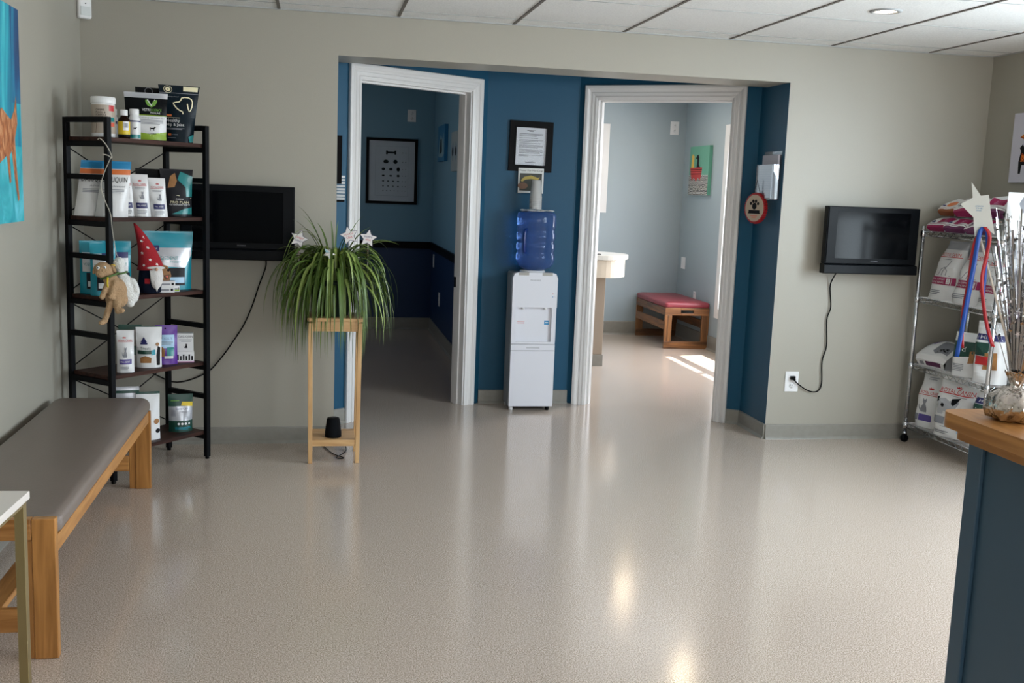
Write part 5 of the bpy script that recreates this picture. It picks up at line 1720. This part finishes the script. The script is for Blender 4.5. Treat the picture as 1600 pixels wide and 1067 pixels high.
# bottom shelf
z = RZ[3]+0.0008
packet('food_bag', 'small white bag with a cat and violet band, left on the bottom wire shelf', 'bag', (3.725, -0.215, z), FACE+deg(22), G9, sidem=GUSS, W_=0.175, H_=0.335, D_=0.13, body=PWHITE, kind='bag', seed=81, wr=0.008, taper=-0.15, lean=0.05, back=PGREY,
       decals=[('l', 0.3, 0.7, 0.86, 0.92, 2, PGTXT), ('p', place(CROWN, 0.58, 0.70, 0.16, 0.05), PRED), ('t', 'ROYAL CANIN', 0.55, 0.645, 0.72, PRED, 0.05), ('r', 0.15, 0.95, 0.595, 0.605, PRED), ('p', place(CAT_SIT, 0.42, 0.28, 0.36, 0.26), PGTXT), ('r', 0.06, 0.24, 0.12, 0.24, PGTXT), ('r', 0.26, 0.74, 0.12, 0.24, PVIO)])
packet('food_bag', 'large white bag with a black and white dog, middle of the bottom wire shelf', 'bag', (3.722, -0.475, z), FACE+deg(22), G9, sidem=GUSS, W_=0.26, H_=0.345, D_=0.14, body=PWHITE, kind='bag', seed=82, wr=0.010, taper=-0.08, lean=0.03, back=PGREY,
       decals=[('p', place(CROWN, 0.56, 0.84, 0.12, 0.04), PRED), ('t', 'ROYAL CANIN', 0.52, 0.79, 0.86, PRED, 0.07), ('r', 0.06, 0.97, 0.735, 0.75, PRED), ('l', 0.4, 0.9, 0.70, 0.72, 1, PGTXT),
               ('p', [(0.14, 0.38), (0.12, 0.52), (0.16, 0.64), (0.30, 0.66), (0.42, 0.62), (0.50, 0.66), (0.62, 0.68), (0.66, 0.60), (0.60, 0.50), (0.56, 0.36), (0.42, 0.36), (0.40, 0.44), (0.30, 0.44), (0.28, 0.38)], PGREY), ('p', [(0.12, 0.58), (0.10, 0.66), (0.16, 0.68), (0.18, 0.60)], PINK), ('d', 0.28, 0.54, 0.045, PINK), ('p', [(0.48, 0.58), (0.46, 0.66), (0.70, 0.70), (0.60, 0.60), (0.54, 0.55)], PINK),
               ('r', 0.06, 0.36, 0.22, 0.34, PGTXT), ('r', 0.38, 0.92, 0.22, 0.34, PVIO), ('l', 0.3, 0.7, 0.17, 0.19, 1, PGTXT), ('r', 0.68, 0.88, 0.10, 0.16, PLBLUE), ('l', 0.06, 0.5, 0.05, 0.11, 2, PGTXT)])
packet('food_bag', 'white bag with navy and dark green labels, right on the bottom wire shelf', 'bag', (3.735, -0.735, z), FACE+deg(12), G9, W_=0.17, H_=0.31, D_=0.13, body=PWHITE, kind='bag', seed=83, wr=0.008,
       decals=[('r', 0, 1, 0.80, 0.90, PNAVY), ('t', 'Hills', 0.4, 0.85, 0.35, PWHITE, 0.05), ('r', 0, 1, 0.54, 0.79, PGREEN), ('t', 'i/d', 0.4, 0.68, 0.35, PWHITE, 0.12)])

# ------------------------------------------------------------------ reception desk and the star centrepiece
DESK = thing('reception_desk', 'blue reception counter with a honey oak top at the right edge', 'desk', (1.279, -3.965, 0))
DT = 1.05
def rounded_rect(x0, x1, y0, y1, r, n=8):
    pts = []
    for cx, cy, a0 in ((x1-r, y1-r, 0), (x0+r, y1-r, 90), (x0+r, y0+r, 180), (x1-r, y0+r, 270)):
        for k in range(n+1):
            a = radians(a0+90*k/n)
            pts.append((cx+r*cos(a), cy+r*sin(a)))
    return pts
mb = MB()
mb.zprism(rounded_rect(0.0, 0.62, -1.45, 0.0, 0.035), DT-0.032, DT, OAKY)
mb.build('countertop', DESK, 0.008)
mb = MB()
mb.zprism(rounded_rect(0.022, 0.598, -1.43, -0.022, 0.025), DT-0.055, DT-0.0325, OAKY)
mb.build('oak_moulding', DESK, 0.005)
DBLUE = M('blue_desk_paint', '#3c586c', 0.45, var=0.02, scale=3)
mb = MB()
mb.box(0.050, 0.57, -1.40, -0.06, 0.0, DT-0.0555, DBLUE)
mb.build('cabinet', DESK, 0.003)
mb = MB()
mb.box(0.040, 0.0499, -0.10, -0.055, 0.0, DT-0.056, DBLUE)
mb.build('corner_board', DESK, 0.002)

FOIL = M('crinkled_silver_foil', '#cfcac4', 0.16, 1.0, var=0.05, bump=0.9, bscale=45)
FOILF = M('silver_foil_strips', '#c4c4c6', 0.2, 1.0, var=0.1)
CT = thing('centrepiece', 'silver foil weight with a fringe spray on the oak counter', 'decoration', (1.372, -4.075, DT+0.0005))
rf = random.Random(19)
mb = MB()
vs, fs = [], []
prof = [(0.030, 0.0), (0.046, 0.006), (0.052, 0.025), (0.048, 0.045), (0.032, 0.060), (0.014, 0.066), (0.011, 0.072), (0.016, 0.086), (0.022, 0.100)]
n = 36
for i, (r, z) in enumerate(prof):
    for k in range(n):
        a = 2*pi*k/n
        j = 1+0.10*sin(7*a+i)+0.08*sin(13*a-2*i)+rf.uniform(-0.04, 0.04)
        vs.append((r*j*cos(a), r*j*sin(a), max(0, z+(rf.uniform(-0.004, 0.004) if i > 1 else 0))))
for i in range(len(prof)-1):
    for k in range(n):
        fs.append((i*n+k, i*n+(k+1) % n, (i+1)*n+(k+1) % n, (i+1)*n+k))
fs.append(tuple(range(n))[::-1])
mb.add(vs, fs, FOIL, True)
mb.build('foil_weight', CT)
mb = MB()
for k in range(240):
    a = rf.uniform(0, 2*pi)
    r1 = rf.uniform(0.01, 0.072)
    h = rf.uniform(0.18, 0.42)
    b0 = Vector((0.008*cos(a), 0.008*sin(a), 0.07))
    top_ = Vector((r1*cos(a)+rf.uniform(-0.01, 0.01), r1*sin(a), h))
    midp = b0.lerp(top_, 0.5)+Vector((0, 0, 0.01))
    t_ = Vector((-sin(a+rf.uniform(-1, 1)), cos(a), 0)).normalized()*rf.uniform(0.0008, 0.0022)
    pp = [b0, midp, top_]
    mb.add([p+s_*t_ for p in pp for s_ in (-1, 1)], [(0, 1, 3, 2), (2, 3, 5, 4)], FOILF)
    for q in range(2):
        c_ = b0.lerp(top_, rf.uniform(0.45, 1.0))
        R = Matrix.Rotation(rf.uniform(0, 6.28), 3, 'Z') @ Matrix.Rotation(rf.uniform(-0.8, 0.8), 3, 'X')
        sp = star_poly(rf.uniform(0.003, 0.0075), 0.0025, rf.uniform(0, 6))
        mb.add([c_+R @ Vector((x, 0.0, y)) for x, y in sp]+[c_], [(i, (i+1) % 10, 10) for i in range(10)], FOILF)
mb.build('foil_fringe', CT)
for (x, y, z, h) in ((0.022, -0.01, 0.16, 0.46), (0.045, 0.0, 0.16, 0.47), (0.035, 0.015, 0.15, 0.42)):
    mb = MB()
    mb.cyl((x*0.2, y*0.2, 0.07), (x, y, h), 0.0016, ACRYL, 8)
    mb.build('clear_rod', CT)
SS = thing('star_pick', 'large white wooden star leaning on a stick above the counter, with ribbons', 'decoration', (1.3605, -4.075, DT+0.004))
STW = M('white_painted_wood', '#d3d9d6', 0.55, var=0.03)
STX = -0.128
mb = MB()
mb.cyl((0.008, 0.0, 0.09), (-0.113, 0.006, 0.395), 0.0022, STICK, 8)
mb.build('stick', SS)
S0 = [(1518, 280), (1536, 302), (1547, 303), (1555, 345), (1562, 362), (1546, 356), (1533, 368), (1528, 334), (1505, 313), (1524, 303)]
KX = 1/872.0
poly = [((x-1530)*KX, -(y-325)*KX) for x, y in [(1520, 277), (1536, 299), (1548, 297), (1553, 322), (1563, 362), (1547, 351), (1533, 367), (1528, 335), (1506, 314), (1524, 303)]]
mb = MB()
mb.T = Matrix.Translation((-0.119, -0.002, 0.4075)) @ Matrix.Rotation(deg(-31), 4, 'Z')
mb.prism(poly, -0.003, 0.003, STW)
for i, (t, w) in enumerate((('AMERICA', 0.0145), ('THE', 0.0125), ('FREE', 0.009))):
    mb.text(t, 0.006, 0.010-i*0.0042, w, PBLUE, -0.0034, 0.0023)
mb.build('star', SS)
RV, NV = Vector((0.822, -0.569, 0)), Vector((0.569, 0.822, 0))
def ribbon(pts, w, m, parent, nm='ribbon'):
    pts = smooth_curve(pts, 6)
    mb = MB()
    vs = []
    for i, p in enumerate(pts):
        d = (RV+NV*0.25*sin(i*0.5)).normalized()*w/2
        vs += [p-d, p+d]
    mb.add(vs, [(2*i, 2*i+1, 2*i+3, 2*i+2) for i in range(len(pts)-1)], m, True)
    o = mb.build(nm, parent)
    s_ = o.modifiers.new('thickness', 'SOLIDIFY')
    s_.thickness = 0.0006
    return o
RB = M('blue_satin_ribbon', '#1c55b8', 0.35)
RR = M('red_satin_ribbon', '#b3212c', 0.35)
def px(x, y, dy=0.0):
    return Vector((-0.119, -0.002, 0.4075-(y-325)*KX))+RV*((x-1530)*KX)+NV*(dy-0.006)
ribbon([px(1546, 350), px(1540, 362), px(1536, 420), px(1530, 500), px(1524, 572)], 0.0085, RB, SS)
ribbon([px(1545, 350, 0.004), px(1534, 380, 0.004), px(1531, 440, 0.004), px(1527, 500, 0.004), px(1531, 556, 0.004)], 0.007, RR, SS)
ribbon([px(1547, 350, -0.003), px(1556, 366, -0.003), px(1554, 400, -0.003), px(1551, 440, -0.003), px(1562, 500, -0.003), px(1578, 549, -0.003)], 0.007, RR, SS)
ribbon([px(1547, 351, 0.003), px(1553, 372, 0.003), px(1555, 430, 0.003), px(1557, 480, 0.003), px(1574, 545, 0.003)], 0.006, RB, SS)

# ------------------------------------------------------------------ pictures on the side walls
def noise_paint(name, cols, scale, stretch, distort=2.0):
    m = M(name, cols[0], 0.5, var=0.0, stretch=stretch)
    n = m.node_tree.nodes
    L = m.node_tree.links
    mx = [x for x in n if x.bl_idname == 'ShaderNodeMix'][0]
    nz = [x for x in n if x.bl_idname == 'ShaderNodeTexNoise'][0]
    nz.inputs['Scale'].default_value = scale
    nz.inputs['Detail'].default_value = 5
    nz.inputs['Distortion'].default_value = distort
    r = n.new('ShaderNodeValToRGB')
    el = r.color_ramp.elements
    el[0].position, el[0].color = 0.30, C(cols[0])
    el[1].position, el[1].color = 0.72, C(cols[-1])
    for i, c in enumerate(cols[1:-1]):
        e = el.new(0.30+0.42*(i+1)/(len(cols)-1))
        e.color = C(c)
    L.new(nz.outputs[0], r.inputs[0])
    L.new(r.outputs[0], n['Principled BSDF'].inputs['Base Color'])
    return m
P1 = thing('wall_picture', 'turquoise painting of a swimming dog on the left wall', 'picture', (XL+0.001, -1.80, 1.687), pi/2)
mb = MB()
mb.box(-0.52, 0.52, -0.030, -0.0005, -0.421, 0.421, noise_paint('turquoise_water_paint', ['#0b4a6a', '#137f9e', '#1ba0b4', '#49c3cc'], 5.0, (1, 1, 0.18)))
mb.rect(-0.52, 0.52, -0.421, -0.12, noise_paint('pale_turquoise_paint', ['#1a8fa4', '#2fa9b4', '#62c4d6'], 7.0, (1, 1, 0.6)), -0.0303)
mb.rect(0.40, 0.52, 0.05, 0.421, noise_paint('deep_water_paint', ['#141f4a', '#0e4f80', '#1d86a8'], 6.0, (1, 1, 0.12)), -0.0304)
FURP = noise_paint('dog_fur_paint', ['#6d3519', '#b06a3c', '#d9a274'], 30.0, (1, 1, 0.4))
mb.flat([(0.05, -0.08), (0.25, 0.02), (0.37, -0.02), (0.42, 0.02), (0.45, 0.08), (0.46, -0.03), (0.42, -0.09), (0.43, -0.20), (0.46, -0.33), (0.44, -0.34), (0.40, -0.24), (0.37, -0.14), (0.34, -0.16), (0.35, -0.26), (0.33, -0.27), (0.30, -0.16), (0.18, -0.20), (0.05, -0.18)], FURP, -0.0310)
mb.build('canvas', P1)
P2 = thing('wall_picture', 'white picture with colourful dogs on the right wall', 'picture', (XR-0.001, -0.62, 1.82), -pi/2)
mb = MB()
mb.box(-0.32, 0.32, -0.030, -0.0005, -0.20, 0.20, M('white_canvas', '#c8c6d2', 0.6))
OP = noise_paint('orange_stripe_paint', ['#2a1d16', '#c4561c', '#e8a04a'], 40.0, (1, 1, 1))
mb.flat([(-0.25, 0.06), (-0.20, 0.09), (-0.10, 0.09), (-0.05, 0.13), (0.02, 0.11), (0.0, 0.06), (-0.06, 0.03), (-0.16, 0.03)], OP, -0.0305)
for cx in (-0.20, -0.02, 0.15):
    mb.flat([(cx-0.04, -0.15), (cx-0.045, -0.08), (cx-0.03, -0.02), (cx-0.045, 0.0), (cx-0.02, 0.02), (cx+0.02, -0.03), (cx+0.04, -0.07), (cx+0.04, -0.15), (cx+0.02, -0.15), (cx+0.01, -0.10), (cx-0.015, -0.10), (cx-0.02, -0.15)], PINK, -0.0305)
    mb.flat([(cx-0.03, -0.08), (cx-0.02, -0.03), (cx+0.015, -0.05), (cx+0.03, -0.08)], OP, -0.0308)
mb.build('canvas', P2)

# ------------------------------------------------------------------ exam room seen through the right door
RB_ = thing('padded_bench', 'low wooden bench with a red padded top in the exam room', 'bench', (3.531, 4.09, 0))
RVIN = M('wine_red_vinyl', '#85333c', 0.35, var=0.05, scale=5, bump=0.05, bscale=120)
hx, hy = 0.224, 0.47
mb = MB()
cushion(mb, -hx-0.004, hx+0.004, -hy-0.004, hy+0.004, 0.4005, 0.452, 0.022, RVIN, 0.012, 0.03)
mb.build('seat_pad', RB_)
for s_ in (-1, 1):
    y = s_*(hy-0.016)
    mb = MB()
    mb.box(-hx, -hx+0.072, y-0.016, y+0.016, 0.07, 0.325, RUSTZ)
    mb.box(hx-0.072, hx, y-0.016, y+0.016, 0.07, 0.325, RUSTZ)
    mb.box(-hx, hx, y-0.016, y+0.016, 0.0, 0.0699, RUSTX)
    xs_, xe = -0.065, 0.065
    mb.box(-hx, xs_, y-0.016, y+0.016, 0.3251, 0.40, RUSTX)
    mb.box(xe, hx, y-0.016, y+0.016, 0.3251, 0.40, RUSTX)
    mb.box(xs_, xe, y-0.016, y+0.016, 0.3251, 0.348, RUSTX)
    mb.box(xs_, xe, y-0.016, y+0.016, 0.376, 0.40, RUSTX)
    mb.build('end_frame', RB_, 0.003)
for x in (-hx+0.012, hx-0.012):
    for z0, z1 in ((0.325, 0.398), (0.185, 0.262)):
        mb = MB()
        mb.box(x-0.011, x+0.011, -hy+0.033, hy-0.033, z0, z1, RUSTY)
        mb.build('side_rail', RB_, 0.002)
LAM = M('beige_laminate', '#b7a58f', 0.4, var=0.04, scale=6)
LAMD = M('taupe_laminate', '#9d8d7c', 0.42, var=0.05, scale=6)
ET = thing('exam_table', 'beige exam table with a rounded end behind the right door frame', 'table', (2.05, 2.78, 0))
mb = MB()
mb.box(-0.45, 0.36, -0.17, 0.17, 0.10, 0.765, LAMD)
mb.build('pedestal', ET, 0.003)
mb = MB()
mb.box(-0.455, 0.365, -0.175, 0.175, 0.0, 0.0998, BASEB)
mb.build('pedestal_base', ET)
def dshape(x0, x1, r):
    return [(x0, -r)]+[(x1-r+r*cos(a), r*sin(a)) for a in [-pi/2+pi*k/20 for k in range(21)]]+[(x0, r)]
mb = MB()
mb.zprism(dshape(-0.5, 0.56, 0.27), 0.7655, 0.915, M('cream_laminate', '#d9cbb8', 0.35, var=0.03))
mb.build('rounded_apron', ET, 0.003)
mb = MB()
mb.zprism(dshape(-0.5, 0.585, 0.295), 0.9155, 0.955, M('pale_table_top', '#dedad2', 0.25, var=0.02))
mb.build('table_top', ET, 0.005)
mb = MB()
mb.box(-0.12, 0.30, -0.20, 0.20, 0.9553, 0.962, M('dark_grey_mat', '#45474a', 0.6))
tag(mb.build('table_mat', None, 0, (2.05, 2.78, 0)), 'dark mat lying on the exam table top', 'mat')
P3 = thing('wall_picture', 'teal painting with a red cup of dogs in the exam room', 'picture', (EX-0.001, 4.07, 1.725), -pi/2)
mb = MB()
hw, hh = 0.265, 0.24
mb.box(-hw, hw, -0.035, -0.0005, -hh, hh, M('sea_green_paint', '#5d9a84', 0.5, var=0.12, scale=6))
SWIRL = M('black_white_swirl', '#202020', 0.5, stretch=(1, 1, 1))
ns = SWIRL.node_tree
wv = ns.nodes.new('ShaderNodeTexWave')
wv.wave_type = 'RINGS'
wv.inputs['Scale'].default_value = 24
wv.inputs['Distortion'].default_value = 6
tc_ = [x for x in ns.nodes if x.bl_idname == 'ShaderNodeTexCoord'][0]
ns.links.new(tc_.outputs['Object'], wv.inputs['Vector'])
rr = ns.nodes.new('ShaderNodeValToRGB')
rr.color_ramp.elements[0].color = C('#141416')
rr.color_ramp.elements[1].color = C('#c9c9c4')
rr.color_ramp.elements[0].position = 0.45
rr.color_ramp.elements[1].position = 0.6
ns.links.new(wv.outputs[0], rr.inputs[0])
ns.links.new(rr.outputs[0], ns.nodes['Principled BSDF'].inputs['Base Color'])
mb.rect(-hw, hw, -hh, -0.045, SWIRL, -0.0354)
mb.flat([(-0.24, 0.03), (0.10, 0.03), (0.08, -0.05), (0.05, -0.10), (0.0, -0.07), (-0.06, -0.11), (-0.12, -0.07), (-0.18, -0.10), (-0.22, -0.03)], M('red_cup_paint', '#b3322f', 0.5), -0.0358)
for k in range(3):
    mb.flat([(-0.23+k*0.005, 0.014-k*0.022), (0.095-k*0.008, 0.014-k*0.022), (0.094-k*0.008, 0.008-k*0.022), (-0.229+k*0.005, 0.008-k*0.022)], PINK, -0.0361)
mb.flat([(-0.21, 0.03), (-0.20, 0.12), (-0.215, 0.14), (-0.18, 0.165), (-0.13, 0.14), (-0.14, 0.10), (-0.13, 0.03)], M('yellow_dog_paint', '#d7ad45', 0.5), -0.0361)
mb.flat([(-0.06, 0.03), (-0.05, 0.11), (-0.09, 0.12), (-0.06, 0.15), (-0.02, 0.155), (0.0, 0.12), (0.0, 0.06), (0.04, 0.03)], PINK, -0.0361)
mb.build('canvas', P3)

# ------------------------------------------------------------------ dark room seen through the left door
P4 = thing('wall_picture', 'black framed chart of bones, balls and toys in the dark room', 'picture', (0.735, CY-0.001, 1.607), 0)
mb = MB()
frame_mb(mb, 0.515, 0.655, 0.028, 0.025, FRM)
mb.build('frame', P4)
mb = MB()
mb.box(-0.2295, 0.2295, -0.012, -0.002, -0.2995, 0.2995, M('chart_paper', '#b9c2cb', 0.5))
LN = M('chart_ink', '#1d2226', 0.6)
CH_L = M('chart_line', '#8897a5', 0.6)
for a in ((-0.165, 0.165, 0.245, 0.247), (-0.165, 0.165, -0.247, -0.245)):
    mb.rect(a[0], a[1], a[2], a[3], CH_L, -0.0125)
for a in ((-0.165, -0.163), (0.163, 0.165)):
    mb.rect(a[0], a[1], -0.247, 0.247, CH_L, -0.0125)
BONE = [(-0.5, 0.1), (-0.58, 0.22), (-0.75, 0.26), (-0.85, 0.12), (-0.8, 0.0), (-0.85, -0.12), (-0.75, -0.26), (-0.58, -0.22), (-0.5, -0.1), (0.5, -0.1), (0.58, -0.22), (0.75, -0.26), (0.85, -0.12), (0.8, 0.0), (0.85, 0.12), (0.75, 0.26), (0.58, 0.22), (0.5, 0.1)]
mb.flat(place(BONE, -0.01, 0.185, 0.062, 0.085), LN, -0.0126)
def dot(cx, cz, rx, rz):
    mb.flat([(cx+rx*cos(2*pi*k/16), cz+rz*sin(2*pi*k/16)) for k in range(16)], LN, -0.0126)
dot(-0.06, 0.095, 0.026, 0.018)
dot(0.035, 0.095, 0.021, 0.021)
rows = [(0.02, 3, 0.017, 0.014), (-0.045, 3, 0.015, 0.008), (-0.10, 4, 0.012, 0.006), (-0.15, 4, 0.009, 0.005), (-0.195, 5, 0.007, 0.003)]
for z_, n_r, rx, rz in rows:
    for k in range(n_r):
        dot(-0.085+0.15*k/(n_r-1), z_, rx, rz*(1.5 if k == n_r-1 and n_r == 3 else 1))
for z_ in (0.185, 0.095, 0.02, -0.045, -0.10, -0.15, -0.195):
    mb.rect(0.105, 0.112, z_-0.003, z_+0.003, LN, -0.0126)
    mb.rect(0.135, 0.142, z_-0.003, z_+0.003, LN, -0.0126)
mb.build('chart', P4)
mb = MB()
mb.rect(-0.2295, 0.2295, -0.2995, 0.2995, clear('chart_glass', '#ffffff', 0.04, 0.12), -0.018)
mb.build('glass', P4)
P5 = thing('wall_picture', 'small blue picture on the side wall of the dark room', 'picture', (CX-0.001, 3.92, 1.87), -pi/2)
mb = MB()
mb.box(-0.27, 0.27, -0.03, -0.0005, -0.165, 0.165, M('bright_blue_paint', '#1f6f9e', 0.5, var=0.1))
mb.flat([(-0.2, -0.12), (-0.15, 0.02), (-0.05, 0.08), (0.1, 0.03), (0.18, 0.1), (0.22, -0.1), (0.1, -0.13)], M('pale_figure_paint', '#7fa3b0', 0.5), -0.0305)
mb.flat([(-0.1, -0.10), (-0.06, 0.04), (0.04, 0.04), (0.08, -0.08)], LN, -0.0308)
mb.build('canvas', P5)
P6 = thing('wall_picture', 'pale picture half hidden by the right jamb of the left door', 'picture', (CX-0.001, 2.80, 1.77), -pi/2)
mb = MB()
mb.box(-0.36, 0.36, -0.03, -0.0005, -0.165, 0.165, M('pale_grey_canvas', '#9aa4a6', 0.5, var=0.1))
for k, cx in enumerate((-0.25, -0.05, 0.18)):
    mb.flat([(cx+0.09*cos(2*pi*j/20), 0.08*sin(2*pi*j/20)) for j in range(20)], CH_L, -0.0304)
    mb.flat([(cx+0.05*cos(2*pi*j/20), 0.04*sin(2*pi*j/20)) for j in range(20)], LN, -0.0307)
mb.build('canvas', P6)
